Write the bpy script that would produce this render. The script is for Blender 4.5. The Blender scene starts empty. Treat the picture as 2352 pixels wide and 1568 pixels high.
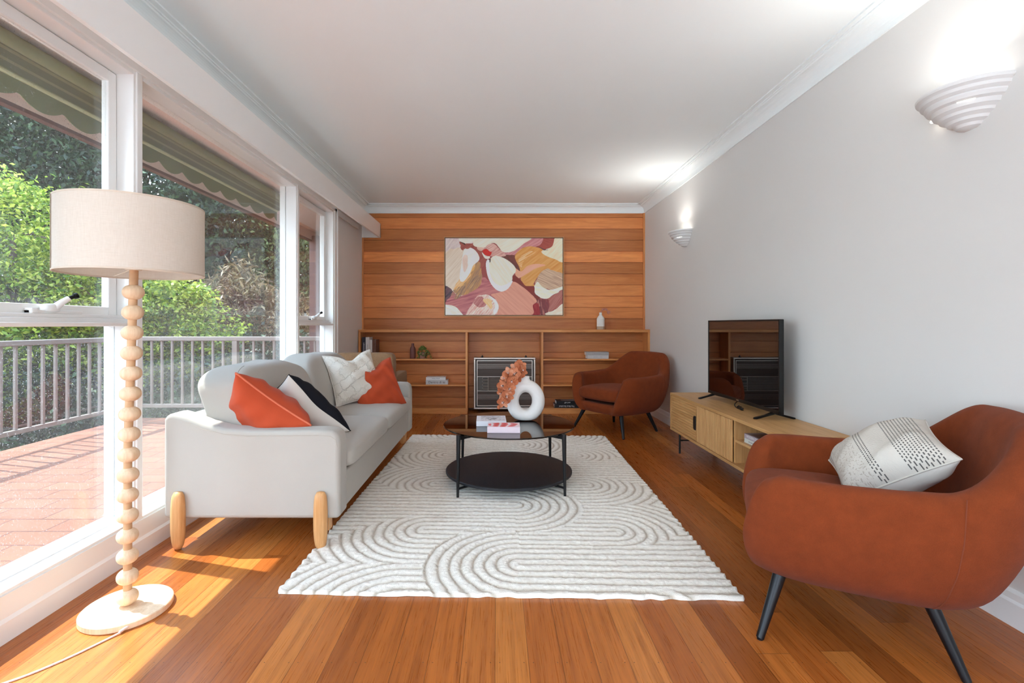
import bpy, math, random
import numpy as np
from mathutils import Vector, Matrix, Euler
R = math.radians
C = bpy.context.scene.collection
SC = bpy.context.scene

# ------------------------------------------------------------------ camera
cam_d = bpy.data.cameras.new('camera'); cam = bpy.data.objects.new('camera', cam_d); C.objects.link(cam)
cam.location = (0, 0, 1.08); cam.rotation_euler = (R(90), 0, 0)
cam_d.sensor_width = 36; cam_d.lens = 36 * 1110 / 2352
cam_d.shift_x = 36 / 2352; cam_d.shift_y = -39 / 2352
cam_d.clip_start = 0.02; cam_d.clip_end = 300
SC.camera = cam

# ------------------------------------------------------------------ world, sun, exposure
w = bpy.data.worlds.new('sky'); SC.world = w; w.use_nodes = True
nt = w.node_tree; nt.nodes.clear()
wo = nt.nodes.new('ShaderNodeOutputWorld'); bg = nt.nodes.new('ShaderNodeBackground')
tc = nt.nodes.new('ShaderNodeTexCoord'); sp = nt.nodes.new('ShaderNodeSeparateXYZ')
cr = nt.nodes.new('ShaderNodeValToRGB')
cr.color_ramp.elements[0].position = 0.0; cr.color_ramp.elements[0].color = (0.80, 0.90, 1.0, 1)
cr.color_ramp.elements[1].position = 0.7; cr.color_ramp.elements[1].color = (0.50, 0.70, 1.0, 1)
nt.links.new(tc.outputs['Generated'], sp.inputs[0]); nt.links.new(sp.outputs['Z'], cr.inputs[0])
nt.links.new(cr.outputs[0], bg.inputs['Color']); nt.links.new(bg.outputs[0], wo.inputs[0])
bg.inputs['Strength'].default_value = 4.6

sun_d = bpy.data.lights.new('sun', 'SUN'); sun = bpy.data.objects.new('sun', sun_d); C.objects.link(sun)
SUN_DIR = Vector((0.536, -0.144, -0.832)).normalized()
sun.rotation_euler = SUN_DIR.to_track_quat('-Z', 'Y').to_euler()
sun.location = (-6, 2, 9)
sun_d.energy = 5.5; sun_d.angle = R(0.55); sun_d.color = (1.0, 0.98, 0.94)

SC.view_settings.view_transform = 'Standard'; SC.view_settings.look = 'None'
SC.view_settings.gamma = 1.0; SC.view_settings.use_curve_mapping = False
SC.view_settings.exposure = 1.15
SC.cycles.use_denoising = True
SC.cycles.max_bounces = 14; SC.cycles.diffuse_bounces = 8; SC.cycles.glossy_bounces = 5
SC.cycles.transmission_bounces = 8; SC.cycles.transparent_max_bounces = 16
SC.cycles.caustics_reflective = False; SC.cycles.caustics_refractive = False
SC.cycles.sample_clamp_indirect = 8.0

# ------------------------------------------------------------------ helpers
class MB:
    def __init__(s): s.v = []; s.f = []; s.m = []
    def add(s, vs, fs, mi=0):
        b = len(s.v); s.v += [tuple(p) for p in vs]
        for f in fs: s.f.append([i + b for i in f]); s.m.append(mi)
        return s
    def box(s, x0, x1, y0, y1, z0, z1, mi=0):
        return s.add([(x0,y0,z0),(x1,y0,z0),(x1,y1,z0),(x0,y1,z0),(x0,y0,z1),(x1,y0,z1),(x1,y1,z1),(x0,y1,z1)],
                     [(0,3,2,1),(4,5,6,7),(0,1,5,4),(1,2,6,5),(2,3,7,6),(3,0,4,7)], mi)
    def cyl(s, p0, p1, r0, r1=None, seg=20, mi=0, caps=True):
        r1 = r0 if r1 is None else r1
        p0 = Vector(p0); p1 = Vector(p1); d = (p1 - p0).normalized()
        a = d.orthogonal().normalized(); b = d.cross(a)
        vs = []
        for p, r in ((p0, r0), (p1, r1)):
            for i in range(seg):
                t = 2 * math.pi * i / seg
                vs.append(p + (a * math.cos(t) + b * math.sin(t)) * r)
        fs = [(i, (i+1) % seg, seg + (i+1) % seg, seg + i) for i in range(seg)]
        if caps: fs += [tuple(range(seg - 1, -1, -1)), tuple(range(seg, 2 * seg))]
        return s.add(vs, fs, mi)
    def tube(s, pts, r, seg=10, mi=0):
        pts = [Vector(p) for p in pts]; n = len(pts); vs = []; prev = None
        rr = r if isinstance(r, (list, tuple)) else [r] * n
        for i, p in enumerate(pts):
            d = (pts[min(i+1, n-1)] - pts[max(i-1, 0)]).normalized()
            a = d.orthogonal().normalized() if prev is None else (prev - d * prev.dot(d)).normalized()
            prev = a; b = d.cross(a)
            for k in range(seg):
                t = 2 * math.pi * k / seg
                vs.append(p + (a * math.cos(t) + b * math.sin(t)) * rr[i])
        fs = []
        for i in range(n - 1):
            for k in range(seg):
                fs.append((i*seg+k, i*seg+(k+1) % seg, (i+1)*seg+(k+1) % seg, (i+1)*seg+k))
        fs += [tuple(range(seg-1, -1, -1)), tuple(range((n-1)*seg, n*seg))]
        return s.add(vs, fs, mi)
    def lathe(s, prof, c=(0,0,0), seg=40, mi=0, ang0=0, ang1=2*math.pi):
        c = Vector(c); full = abs(ang1 - ang0 - 2*math.pi) < 1e-6
        n = seg if full else seg + 1; vs = []
        for (r, z) in prof:
            for k in range(n):
                t = ang0 + (ang1 - ang0) * k / seg
                vs.append(c + Vector((r*math.cos(t), r*math.sin(t), z)))
        fs = []
        for i in range(len(prof) - 1):
            for k in range(seg):
                k2 = (k+1) % n
                fs.append((i*n+k, i*n+k2, (i+1)*n+k2, (i+1)*n+k))
        return s.add(vs, fs, mi)
    def prism(s, poly, axis, a0, a1, mi=0):
        # poly: 2D points; axis 'x': (y,z); 'y': (x,z); 'z': (x,y)
        n = len(poly)
        def P(p, a):
            return {'x': (a, p[0], p[1]), 'y': (p[0], a, p[1]), 'z': (p[0], p[1], a)}[axis]
        vs = [P(p, a0) for p in poly] + [P(p, a1) for p in poly]
        fs = [(i, (i+1) % n, n+(i+1) % n, n+i) for i in range(n)] + [tuple(range(n-1, -1, -1)), tuple(range(n, 2*n))]
        return s.add(vs, fs, mi)
    def soft(s, c, size, e1=0.35, e2=0.35, nu=40, nv=24, mi=0, fn=None):
        # superellipsoid box; size = full dimensions
        c = Vector(c); vs = []
        f = lambda a, e: math.copysign(abs(a) ** e, a)
        for j in range(nv + 1):
            lat = -math.pi/2 + math.pi*j/nv
            for i in range(nu):
                lon = 2*math.pi*i/nu
                x = f(math.cos(lat), e1) * f(math.cos(lon), e2)
                y = f(math.cos(lat), e1) * f(math.sin(lon), e2)
                z = f(math.sin(lat), e1)
                p = Vector((x*size[0]/2, y*size[1]/2, z*size[2]/2))
                if fn: p = Vector(fn(x, y, z, p))
                vs.append(c + p)
        fs = []
        for j in range(nv):
            for i in range(nu):
                fs.append((j*nu+i, j*nu+(i+1) % nu, (j+1)*nu+(i+1) % nu, (j+1)*nu+i))
        return s.add(vs, fs, mi)
    def xform(s, M):
        s.v = [tuple(M @ Vector(p)) for p in s.v]; return s
    def build(s, name, mats, parent=None, smooth=False, bevel=0, bseg=2, sub=0, weld=False, angle=35):
        me = bpy.data.meshes.new(name); me.from_pydata(s.v, [], s.f)
        if not isinstance(mats, (list, tuple)): mats = [mats]
        for m in mats: me.materials.append(m)
        if len(mats) > 1: me.polygons.foreach_set('material_index', s.m)
        me.validate(); me.update()
        import bmesh
        bm = bmesh.new(); bm.from_mesh(me)
        if weld or smooth: bmesh.ops.remove_doubles(bm, verts=bm.verts, dist=1e-5)
        bmesh.ops.recalc_face_normals(bm, faces=bm.faces); bm.to_mesh(me); bm.free()
        o = bpy.data.objects.new(name, me); C.objects.link(o)
        if parent is not None: o.parent = parent
        if smooth:
            me.polygons.foreach_set('use_smooth', [True]*len(me.polygons))
            if angle < 180:
                try: me.set_sharp_from_angle(angle=R(angle))
                except Exception: pass
        if bevel:
            b = o.modifiers.new('bevel', 'BEVEL'); b.width = bevel; b.segments = bseg; b.limit_method = 'ANGLE'; b.angle_limit = R(35)
            b.harden_normals = False
        if sub:
            d = o.modifiers.new('sub', 'SUBSURF'); d.levels = sub; d.render_levels = sub
        return o

def tag(o, label=None, cat=None, group=None, kind=None):
    if label: o['label'] = label
    if cat: o['category'] = cat
    if group: o['group'] = group
    if kind: o['kind'] = kind
    return o
def thing(name, label, cat, loc=(0,0,0), rz=0, group=None, kind=None):
    o = bpy.data.objects.new(name, None); C.objects.link(o); o.empty_display_size = 0.1
    o.location = loc; o.rotation_euler = (0, 0, rz)
    return tag(o, label, cat, group, kind)
def copy_tree(o, parent=None):
    c = o.copy(); C.objects.link(c)
    if parent is not None: c.parent = parent
    for ch in list(o.children): copy_tree(ch, c)
    return c
def text_on(name, body, size, mat, parent, loc, rot, extrude=0.0003, align='CENTER'):
    cu = bpy.data.curves.new(name, 'FONT'); cu.body = body; cu.size = size; cu.extrude = extrude
    cu.align_x = align; cu.align_y = 'CENTER'; cu.materials.append(mat)
    o = bpy.data.objects.new(name, cu); C.objects.link(o); o.parent = parent
    me = bpy.data.meshes.new_from_object(o); me.name = name
    bpy.data.objects.remove(o); o = bpy.data.objects.new(name, me); C.objects.link(o); o.parent = parent
    o.location = loc; o.rotation_euler = rot
    return o
def catmull(pts, n=8, closed=False):
    pts = [Vector(p) for p in pts]; out = []; m = len(pts)
    rng = m if closed else m - 1
    for i in range(rng):
        if closed: p0, p1, p2, p3 = pts[i-1], pts[i], pts[(i+1) % m], pts[(i+2) % m]
        else: p0, p1, p2, p3 = pts[max(i-1,0)], pts[i], pts[i+1], pts[min(i+2, m-1)]
        for k in range(n):
            t = k/n
            out.append(0.5*((2*p1) + (p2-p0)*t + (2*p0-5*p1+4*p2-p3)*t*t + (3*p1-p0-3*p2+p3)*t*t*t))
    if not closed: out.append(pts[-1])
    return out

# ------------------------------------------------------------------ materials
def srgb(r, g, b):
    f = lambda c: c/12.92 if c <= 0.04045 else ((c+0.055)/1.055)**2.4
    return (f(r/255), f(g/255), f(b/255), 1)
class NT:
    def __init__(s, name):
        s.mat = bpy.data.materials.new(name); s.mat.use_nodes = True
        s.t = s.mat.node_tree; s.t.nodes.clear()
        s.out = s.t.nodes.new('ShaderNodeOutputMaterial')
    def n(s, typ, **kw):
        nd = s.t.nodes.new(typ)
        for k, v in kw.items():
            if k in ('operation', 'blend_type', 'data_type', 'wave_type', 'bands_direction', 'distance', 'feature', 'noise_dimensions', 'attribute_name', 'interpolation_type', 'offset', 'squash', 'offset_frequency', 'clamp'):
                setattr(nd, k, v)
            else: nd.inputs[k].default_value = v
        return nd
    def l(s, a, b): s.t.links.new(a, b)
    def math(s, op, a, b=None, c=None):
        nd = s.t.nodes.new('ShaderNodeMath'); nd.operation = op
        for i, v in enumerate((a, b, c)):
            if v is None: continue
            if hasattr(v, 'links'): s.l(v, nd.inputs[i])
            else: nd.inputs[i].default_value = v
        return nd.outputs[0]
    def mix(s, fac, a, b, bt='MIX'):
        nd = s.t.nodes.new('ShaderNodeMix'); nd.data_type = 'RGBA'; nd.blend_type = bt
        for i, v in ((0, fac), (6, a), (7, b)):
            if hasattr(v, 'links'): s.l(v, nd.inputs[i])
            else: nd.inputs[i].default_value = v
        return nd.outputs[2]
    def ramp(s, fac, stops):
        nd = s.t.nodes.new('ShaderNodeValToRGB'); e = nd.color_ramp.elements
        while len(e) < len(stops): e.new(0.5)
        for i, (p, c) in enumerate(stops): e[i].position = p; e[i].color = c
        s.l(fac, nd.inputs[0]); return nd.outputs[0]
    def coord(s, which='Object', scale=(1,1,1), rot=(0,0,0)):
        tc = s.t.nodes.new('ShaderNodeTexCoord'); mp = s.t.nodes.new('ShaderNodeMapping')
        mp.inputs['Scale'].default_value = scale; mp.inputs['Rotation'].default_value = rot
        s.l(tc.outputs[which], mp.inputs[0]); return mp.outputs[0]
    def noise(s, vec, scale, detail=3, rough=0.5, dist=0):
        nd = s.n('ShaderNodeTexNoise', Scale=scale, Detail=detail, Roughness=rough, Distortion=dist)
        if vec is not None: s.l(vec, nd.inputs['Vector'])
        return nd.outputs['Fac']
    def bsdf(s, color, rough=0.5, spec=0.5, metal=0, bump=None, bump_s=0.3, bump_d=0.01, coat=0, sheen=0, trans=None, rough_sock=None, coat_rough=0.1):
        b = s.n('ShaderNodeBsdfPrincipled', Roughness=rough, Metallic=metal)
        b.inputs['Specular IOR Level'].default_value = spec
        b.inputs['Coat Weight'].default_value = coat; b.inputs['Coat Roughness'].default_value = coat_rough
        b.inputs['Sheen Weight'].default_value = sheen; b.inputs['Sheen Roughness'].default_value = 0.5
        if hasattr(color, 'links'): s.l(color, b.inputs['Base Color'])
        else: b.inputs['Base Color'].default_value = color
        if rough_sock is not None: s.l(rough_sock, b.inputs['Roughness'])
        if bump is not None:
            bp = s.n('ShaderNodeBump', Strength=bump_s, Distance=bump_d); s.l(bump, bp.inputs['Height']); s.l(bp.outputs[0], b.inputs['Normal'])
        return b
    def done(s, shader): s.l(shader.outputs[0] if hasattr(shader, 'outputs') else shader, s.out.inputs[0]); return s.mat

def plain(name, col, rough=0.5, spec=0.5, metal=0, coat=0, vary=0.04, scale=6, bump=0, bump_scale=300, sheen=0):
    t = NT(name); v = t.coord()
    n = t.noise(v, scale, 2)
    dark = tuple(c*(1-vary*2) for c in col[:3]) + (1,)
    light = tuple(min(1, c*(1+vary)) for c in col[:3]) + (1,)
    col2 = t.mix(n, dark, light)
    bn = t.noise(v, bump_scale, 2) if bump else None
    return t.done(t.bsdf(col2, rough, spec, metal, bn, bump, 0.002, coat, sheen))
def fabric(name, col, weave=900, vary=0.12, bump=0.5, sheen=0.3, rough=0.95, blotch=7, dist=0.0015, spec=0.15):
    t = NT(name); v = t.coord()
    fine = t.noise(v, weave, 2, 0.6); big = t.noise(v, blotch, 3, 0.55)
    a = tuple(c*(1-vary) for c in col[:3])+(1,); b = tuple(min(1, c*(1+vary)) for c in col[:3])+(1,)
    c1 = t.mix(t.math('ADD', t.math('MULTIPLY', fine, 0.5), t.math('MULTIPLY', big, 0.5)), a, b)
    return t.done(t.bsdf(c1, rough, spec, 0, fine, bump, dist, 0, sheen))
def wood(name, c_dark, c_light, axis='x', rough=0.4, scale=1.0, coat=0.0, strength=1.0, fine=1.0, spec=0.4, attr=None):
    t = NT(name)
    s = {'x': (1.2, 14, 14), 'y': (14, 1.2, 14), 'z': (14, 14, 1.2)}[axis]
    v = t.coord('Object', tuple(k*scale for k in s))
    n1 = t.noise(v, 1.6, 4, 0.6, 1.2); v2 = t.coord('Object', tuple(k*scale*6*fine if k > 2 else k*scale*3 for k in s)); n2 = t.noise(v2, 2, 3, 0.6)
    f = t.math('ADD', t.math('MULTIPLY', n1, 0.65), t.math('MULTIPLY', n2, 0.35))
    f = t.ramp(f, [(0.5-0.16*strength, (0,0,0,1)), (0.5+0.16*strength, (1,1,1,1))])
    col = t.mix(f, c_dark, c_light)
    if attr:
        at = t.n('ShaderNodeAttribute', attribute_name=attr); col = t.mix(1.0, col, at.outputs['Color'], 'MULTIPLY')
    return t.done(t.bsdf(col, rough, spec, 0, f, 0.15, 0.001, coat))

M = {}
M['wall'] = plain('painted_wall', (0.70, 0.69, 0.668, 1), 0.6, 0.3, vary=0.012, scale=2, bump=0.06, bump_scale=180)
M['ceiling'] = plain('painted_ceiling', (0.855, 0.915, 0.92, 1), 0.75, 0.2, vary=0.008, scale=2)
M['trim'] = plain('white_gloss_trim', (0.83, 0.835, 0.82, 1), 0.28, 0.5, vary=0.01, scale=5)
M['black_metal'] = plain('black_metal', (0.008, 0.008, 0.009, 1), 0.4, 0.35, vary=0.1)
M['black_wood'] = plain('black_leg_paint', (0.007, 0.007, 0.009, 1), 0.32, 0.3, vary=0.1)
M['black_plastic'] = plain('black_plastic', (0.008, 0.0075, 0.0075, 1), 0.35, 0.3)
M['paper'] = plain('book_pages', (0.80, 0.78, 0.75, 1), 0.8, 0.2, vary=0.05, scale=200)
M['chrome'] = plain('brushed_metal', (0.52, 0.46, 0.42, 1), 0.34, 0.5, 1.0)
M['light_wood'] = wood('light_wood', srgb(214,180,142), srgb(240,216,184), 'z', 0.5, 0.7)
M['sofa_leg'] = wood('sofa_leg_wood', srgb(190,135,80), srgb(222,172,118), 'z', 0.4, 0.8)
M['oak'] = wood('oak_veneer', srgb(176,130,78), srgb(206,162,108), 'y', 0.45, 0.9)
M['oak_v'] = wood('oak_veneer_upright', srgb(176,130,78), srgb(206,162,108), 'z', 0.45, 0.9)
M['panel'] = wood('timber_panelling', srgb(192,112,60), srgb(228,152,88), 'x', 0.38, 0.8, 0.0, 1.2, attr='tone')
M['case'] = wood('bookcase_timber', srgb(190,120,66), srgb(226,158,92), 'x', 0.38, 0.9, 0.0)
M['case_v'] = wood('bookcase_timber_upright', srgb(190,118,66), srgb(224,156,92), 'z', 0.38, 0.9, 0.0)
M['sofa'] = fabric('sofa_linen', srgb(177,172,163), 700, 0.05, 0.4, 0.15, blotch=9)
M['rust'] = fabric('rust_fabric', srgb(122,56,26), 420, 0.42, 0.8, 0.04, blotch=22)
M['orange_velvet'] = fabric('orange_velvet', srgb(178,70,38), 1500, 0.2, 0.25, 0.1, 0.8, blotch=14)
M['cream_linen'] = fabric('cream_linen', srgb(214,208,198), 900, 0.06, 0.3, 0.1)
M['black_linen'] = fabric('black_linen', srgb(26,27,33), 900, 0.3, 0.3, 0.0)
M['boucle'] = fabric('brown_boucle', srgb(150,118,88), 160, 0.4, 1.0, 0.1, blotch=120, dist=0.006)
def tufted():
    t = NT('white_tufted'); v = t.coord(); b = t.n('ShaderNodeTexBrick', Scale=1.0); b.inputs['Brick Width'].default_value = 0.10; b.inputs['Row Height'].default_value = 0.07
    b.inputs['Mortar Size'].default_value = 0.006; b.inputs['Mortar Smooth'].default_value = 1.0; b.inputs['Bias'].default_value = 0.0
    vm = t.n('ShaderNodeVectorMath', operation='ADD'); nz = t.n('ShaderNodeTexNoise', Scale=14.0, Detail=2.0); sc = t.n('ShaderNodeVectorMath', operation='SCALE'); sc.inputs['Scale'].default_value = 0.05
    mp = t.t.nodes.new('ShaderNodeMapping'); mp.inputs['Rotation'].default_value = (R(90), 0, R(40)); t.l(v, mp.inputs[0])
    t.l(nz.outputs['Color'], sc.inputs[0]); t.l(mp.outputs[0], vm.inputs[0]); t.l(sc.outputs[0], vm.inputs[1]); t.l(vm.outputs[0], b.inputs['Vector'])
    b.inputs['Color1'].default_value = (1,1,1,1); b.inputs['Color2'].default_value = (0.45,0.45,0.45,1); b.inputs['Mortar'].default_value = (0,0,0,1)
    n = t.noise(v, 160, 3, 0.7); h = t.math('ADD', t.math('MULTIPLY', b.outputs['Color'], 1.0), t.math('MULTIPLY', n, 0.7))
    c = t.mix(n, srgb(206,198,184), srgb(238,233,222))
    return t.done(t.bsdf(c, 0.95, 0.1, 0, h, 0.9, 0.006))
M['fur'] = tufted()
M['concrete'] = plain('white_ceramic', (0.80, 0.78, 0.75, 1), 0.7, 0.3, vary=0.03, scale=12, bump=0.25, bump_scale=400)

def emit(name, col, s):
    t = NT(name); e = t.n('ShaderNodeEmission', Strength=s); e.inputs['Color'].default_value = col
    return t.done(e)

# floor boards
def floor_mat():
    t = NT('polished_floorboards'); W = 0.1075
    tc = t.t.nodes.new('ShaderNodeTexCoord'); sp = t.t.nodes.new('ShaderNodeSeparateXYZ'); t.l(tc.outputs['Object'], sp.inputs[0])
    x = t.math('DIVIDE', t.math('ADD', sp.outputs['X'], 0.219), W)
    ix = t.math('FLOOR', x); fx = t.math('FRACT', x)
    wn = t.n('ShaderNodeTexWhiteNoise', noise_dimensions='1D'); t.l(ix, wn.inputs['W'])
    y = t.math('DIVIDE', t.math('ADD', sp.outputs['Y'], t.math('MULTIPLY', wn.outputs['Value'], 9.0)), 2.6)
    iy = t.math('FLOOR', y); fy = t.math('FRACT', y)
    cb = t.t.nodes.new('ShaderNodeCombineXYZ'); t.l(ix, cb.inputs[0]); t.l(iy, cb.inputs[1])
    w2 = t.n('ShaderNodeTexWhiteNoise', noise_dimensions='2D'); t.l(cb.outputs[0], w2.inputs['Vector'])
    base = t.ramp(w2.outputs['Value'], [(0.0, srgb(146,80,33)), (0.25, srgb(164,91,38)), (0.55, srgb(176,100,42)), (0.8, srgb(188,116,54)), (1.0, srgb(154,84,36))])
    # grain, shifted per board
    cs = t.t.nodes.new('ShaderNodeCombineXYZ')
    t.l(t.math('MULTIPLY', sp.outputs['X'], 55.0), cs.inputs[0]); t.l(t.math('MULTIPLY', sp.outputs['Y'], 1.6), cs.inputs[1]); t.l(t.math('MULTIPLY', w2.outputs['Value'], 60.0), cs.inputs[2])
    g1 = t.noise(cs.outputs[0], 1.0, 4, 0.62, 0.15)
    cs2 = t.t.nodes.new('ShaderNodeCombineXYZ')
    t.l(t.math('MULTIPLY', sp.outputs['X'], 260.0), cs2.inputs[0]); t.l(t.math('MULTIPLY', sp.outputs['Y'], 7.0), cs2.inputs[1]); t.l(w2.outputs['Value'], cs2.inputs[2])
    g2 = t.noise(cs2.outputs[0], 1.0, 3, 0.6)
    g = t.ramp(t.math('ADD', t.math('MULTIPLY', g1, 0.6), t.math('MULTIPLY', g2, 0.4)), [(0.33, (0.62,0.54,0.48,1)), (0.5, (0.92,0.90,0.88,1)), (0.68, (1.18,1.16,1.14,1))])
    col = t.mix(1.0, base, g, 'MULTIPLY')
    # nail holes in rows every 0.45 m, two to a board
    ny = t.math('ABSOLUTE', t.math('SUBTRACT', t.math('FRACT', t.math('DIVIDE', t.math('ADD', sp.outputs['Y'], -1.545 + 4.5), 0.45)), 0.5))
    dy = t.math('MULTIPLY', t.math('SUBTRACT', 0.5, ny), 0.45)
    nx = t.math('MULTIPLY', t.math('SUBTRACT', t.math('ABSOLUTE', t.math('SUBTRACT', fx, 0.5)), 0.36), W)
    dd = t.math('SQRT', t.math('ADD', t.math('MULTIPLY', dy, dy), t.math('MULTIPLY', nx, nx)))
    hole = t.math('LESS_THAN', dd, 0.0022)
    col = t.mix(t.math('MULTIPLY', hole, 0.75), col, srgb(60,36,22))
    e = t.math('SUBTRACT', 0.5, t.math('ABSOLUTE', t.math('SUBTRACT', fx, 0.5)))
    gap = t.math('LESS_THAN', e, 0.008)
    e2 = t.math('SUBTRACT', 0.5, t.math('ABSOLUTE', t.math('SUBTRACT', fy, 0.5)))
    gap2 = t.math('LESS_THAN', e2, 0.0004)
    gp = t.math('MAXIMUM', gap, gap2)
    col = t.mix(t.math('MULTIPLY', gp, 0.7), col, srgb(50,24,12))
    rg = t.math('ADD', t.math('MULTIPLY', g2, 0.14), 0.22)
    hgt = t.math('SUBTRACT', t.math('MULTIPLY', g2, 0.12), gp)
    return t.done(t.bsdf(col, 0.25, 0.35, 0, hgt, 0.35, 0.001, 0, rough_sock=rg))
M['floor'] = floor_mat()

def schlick(t, f0=0.045):
    g = t.t.nodes.new('ShaderNodeNewGeometry'); d = t.t.nodes.new('ShaderNodeVectorMath'); d.operation = 'DOT_PRODUCT'
    t.l(g.outputs['Normal'], d.inputs[0]); t.l(g.outputs['Incoming'], d.inputs[1])
    c = t.math('SUBTRACT', 1.0, t.math('ABSOLUTE', d.outputs['Value']))
    return t.math('ADD', t.math('MULTIPLY', t.math('POWER', c, 5.0), 1-f0), f0)
def glass_mat(name, dust=0.07):
    t = NT(name)
    tr = t.n('ShaderNodeBsdfTransparent'); tr.inputs[0].default_value = (0.96, 0.98, 0.97, 1)
    gl = t.n('ShaderNodeBsdfGlossy', Roughness=0.0); gl.inputs[0].default_value = (1,1,1,1)
    m = t.n('ShaderNodeMixShader'); t.l(schlick(t), m.inputs[0]); t.l(tr.outputs[0], m.inputs[1]); t.l(gl.outputs[0], m.inputs[2])
    v = t.coord('Object'); sp1 = t.noise(v, 230, 1, 0.4); sm = t.noise(v, 2.2, 3, 0.5)
    speck = t.math('MULTIPLY', t.math('GREATER_THAN', sp1, 0.70), 0.25)
    fac = t.math('ADD', t.math('MULTIPLY', sm, dust*2), speck) if dust else 0.0
    df = t.n('ShaderNodeBsdfDiffuse'); df.inputs[0].default_value = (0.85, 0.87, 0.9, 1)
    tl = t.n('ShaderNodeBsdfTranslucent'); tl.inputs[0].default_value = (0.85, 0.87, 0.9, 1)
    dm = t.n('ShaderNodeMixShader', Fac=0.6); t.l(df.outputs[0], dm.inputs[1]); t.l(tl.outputs[0], dm.inputs[2])
    m2 = t.n('ShaderNodeMixShader'); t.l(fac, m2.inputs[0]) if dust else None
    if not dust: return t.done(m)
    t.l(m.outputs[0], m2.inputs[1]); t.l(dm.outputs[0], m2.inputs[2])
    return t.done(m2)
M['glass'] = glass_mat('dusty_window_glass', 0.017)
def smoked():
    t = NT('smoked_glass'); tr = t.n('ShaderNodeBsdfTransparent'); tr.inputs[0].default_value = (0.17, 0.15, 0.14, 1)
    gl = t.n('ShaderNodeBsdfGlossy', Roughness=0.0); gl.inputs[0].default_value = (1,1,1,1)
    m = t.n('ShaderNodeMixShader')
    t.l(schlick(t), m.inputs[0]); t.l(tr.outputs[0], m.inputs[1]); t.l(gl.outputs[0], m.inputs[2]); 
    v = t.coord(); n = t.noise(v, 3, 2); t.l(t.math('MULTIPLY', n, 0.01), gl.inputs['Roughness'])
    return t.done(m)
M['smoked'] = smoked()

# ------------------------------------------------------------------ room
XL, XR, YB, YF, H = -1.68, 1.86, 6.065, -2.0, 2.575
def struct(name, mb, mat, parent=None, **k):
    o = mb.build(name, mat, parent, **k)
    if parent is None: o['kind'] = 'structure'
    return o
struct('floor', MB().box(XL-0.14, XR+0.1, YF-0.1, YB+0.1, -0.06, 0), M['floor'])
struct('ceiling', MB().box(XL-0.14, XR+0.1, YF-0.1, YB+0.1, H, H+0.08), M['ceiling'])
struct('wall_right', MB().box(XR, XR+0.1, YF, YB+0.1, 0, H), M['wall'])
HEAD = 2.235; SILL = 0.165
wl = MB()
wl.box(XL-0.14, XL, YF, -1.5, 0, H).box(XL-0.14, XL, 1.31, 1.374, SILL, HEAD).box(XL-0.14, XL, 5.02, YB+0.1, 0, H)
wl.box(XL-0.14, XL, -1.5, 5.02, HEAD+0.03, H).box(XL-0.14, XL, -1.5, 5.02, 0, SILL-0.02)
struct('wall_left', wl, M['wall'])
# rear wall behind the camera: unseen, wide open gap added for daylight fill
wr = MB().box(XL, -1.5, YF-0.1, YF, 0, H).box(1.68, XR, YF-0.1, YF, 0, H).box(-1.5, 1.68, YF-0.1, YF, 2.1, H)
struct('wall_rear', wr, M['wall'])

# back wall of horizontal timber boards
P = 0.1405; zb = 1.019 - 7*P - 0.002
bw = MB(); tones = []; random.seed(5)
upper = [0.80, 1.12, 0.76, 0.76, 1.28, 0.78, 0.95, 1.08, 1.14, 1.0, 0.70]
k = 0; z = zb
rows = []
while z < 2.50:
    rows.append(z); z += P
n_low = 8
for i, z in enumerate(rows):
    j = len(rows) - 1 - i
    tv = upper[j] if j < len(upper) else 0.72 + 0.2*random.random()
    y0 = YB
    bw.prism([(y0+0.06, z), (y0, z+0.001), (y0-0.0005, z+0.004), (y0-0.0005, z+P-0.010), (y0+0.014, z+P-0.007), (y0+0.014, z+P), (y0+0.06, z+P)], 'x', XL, XR)
    tones += [tv]*9
o = bw.build('wall_back', M['panel'])
o['kind'] = 'structure'
me = o.data
ca = me.color_attributes.new('tone', 'FLOAT_COLOR', 'CORNER')
arr = np.ones((len(me.loops), 4), 'f')
for p in me.polygons:
    zc = sum(me.vertices[v].co.z for v in p.vertices)/len(p.vertices)
    i = int((zc - zb)/P + 1e-6); i = max(0, min(len(rows)-1, i)); j = len(rows)-1-i
    random.seed(i*7+1); tv = upper[j] if j < len(upper) else 0.74 + 0.18*random.random()
    for li in p.loop_indices: arr[li, :3] = (tv, tv*(0.97+0.05*(tv-0.8)), tv*(0.94+0.1*(tv-0.8)))
ca.data.foreach_set('color', arr.ravel())
struct('trim_1', MB().box(XR-0.022, XR, YB-0.02, YB+0.01, 1.0, 2.475), M['case_v'])
struct('trim_2', MB().box(XL, XL+0.018, YB-0.02, YB+0.01, 1.0, 2.2), M['case_v'])

# cornices
def cornice_prof():
    pts = [(0,-0.102),(0.008,-0.102),(0.008,-0.092)]
    for i in range(9):
        a = math.pi/2*i/8
        pts.append((0.008+0.062*(1-math.cos(a)), -0.092+0.070*math.sin(a)))
    pts += [(0.074,-0.016),(0.084,-0.016),(0.084,-0.009),(0.112,-0.009),(0.112,0),(0,0)]
    return pts
cp = cornice_prof()
struct('trim_3', MB().prism([(XR-a, H+b) for a, b in cp], 'y', YF, YB), M['ceiling'])
struct('trim_4', MB().prism([(XL+a, H+b) for a, b in cp], 'y', YF, YB), M['ceiling'])
struct('trim_5', MB().prism([(YB-a, H+b) for a, b in cp], 'x', XL, XR), M['ceiling'])
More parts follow.
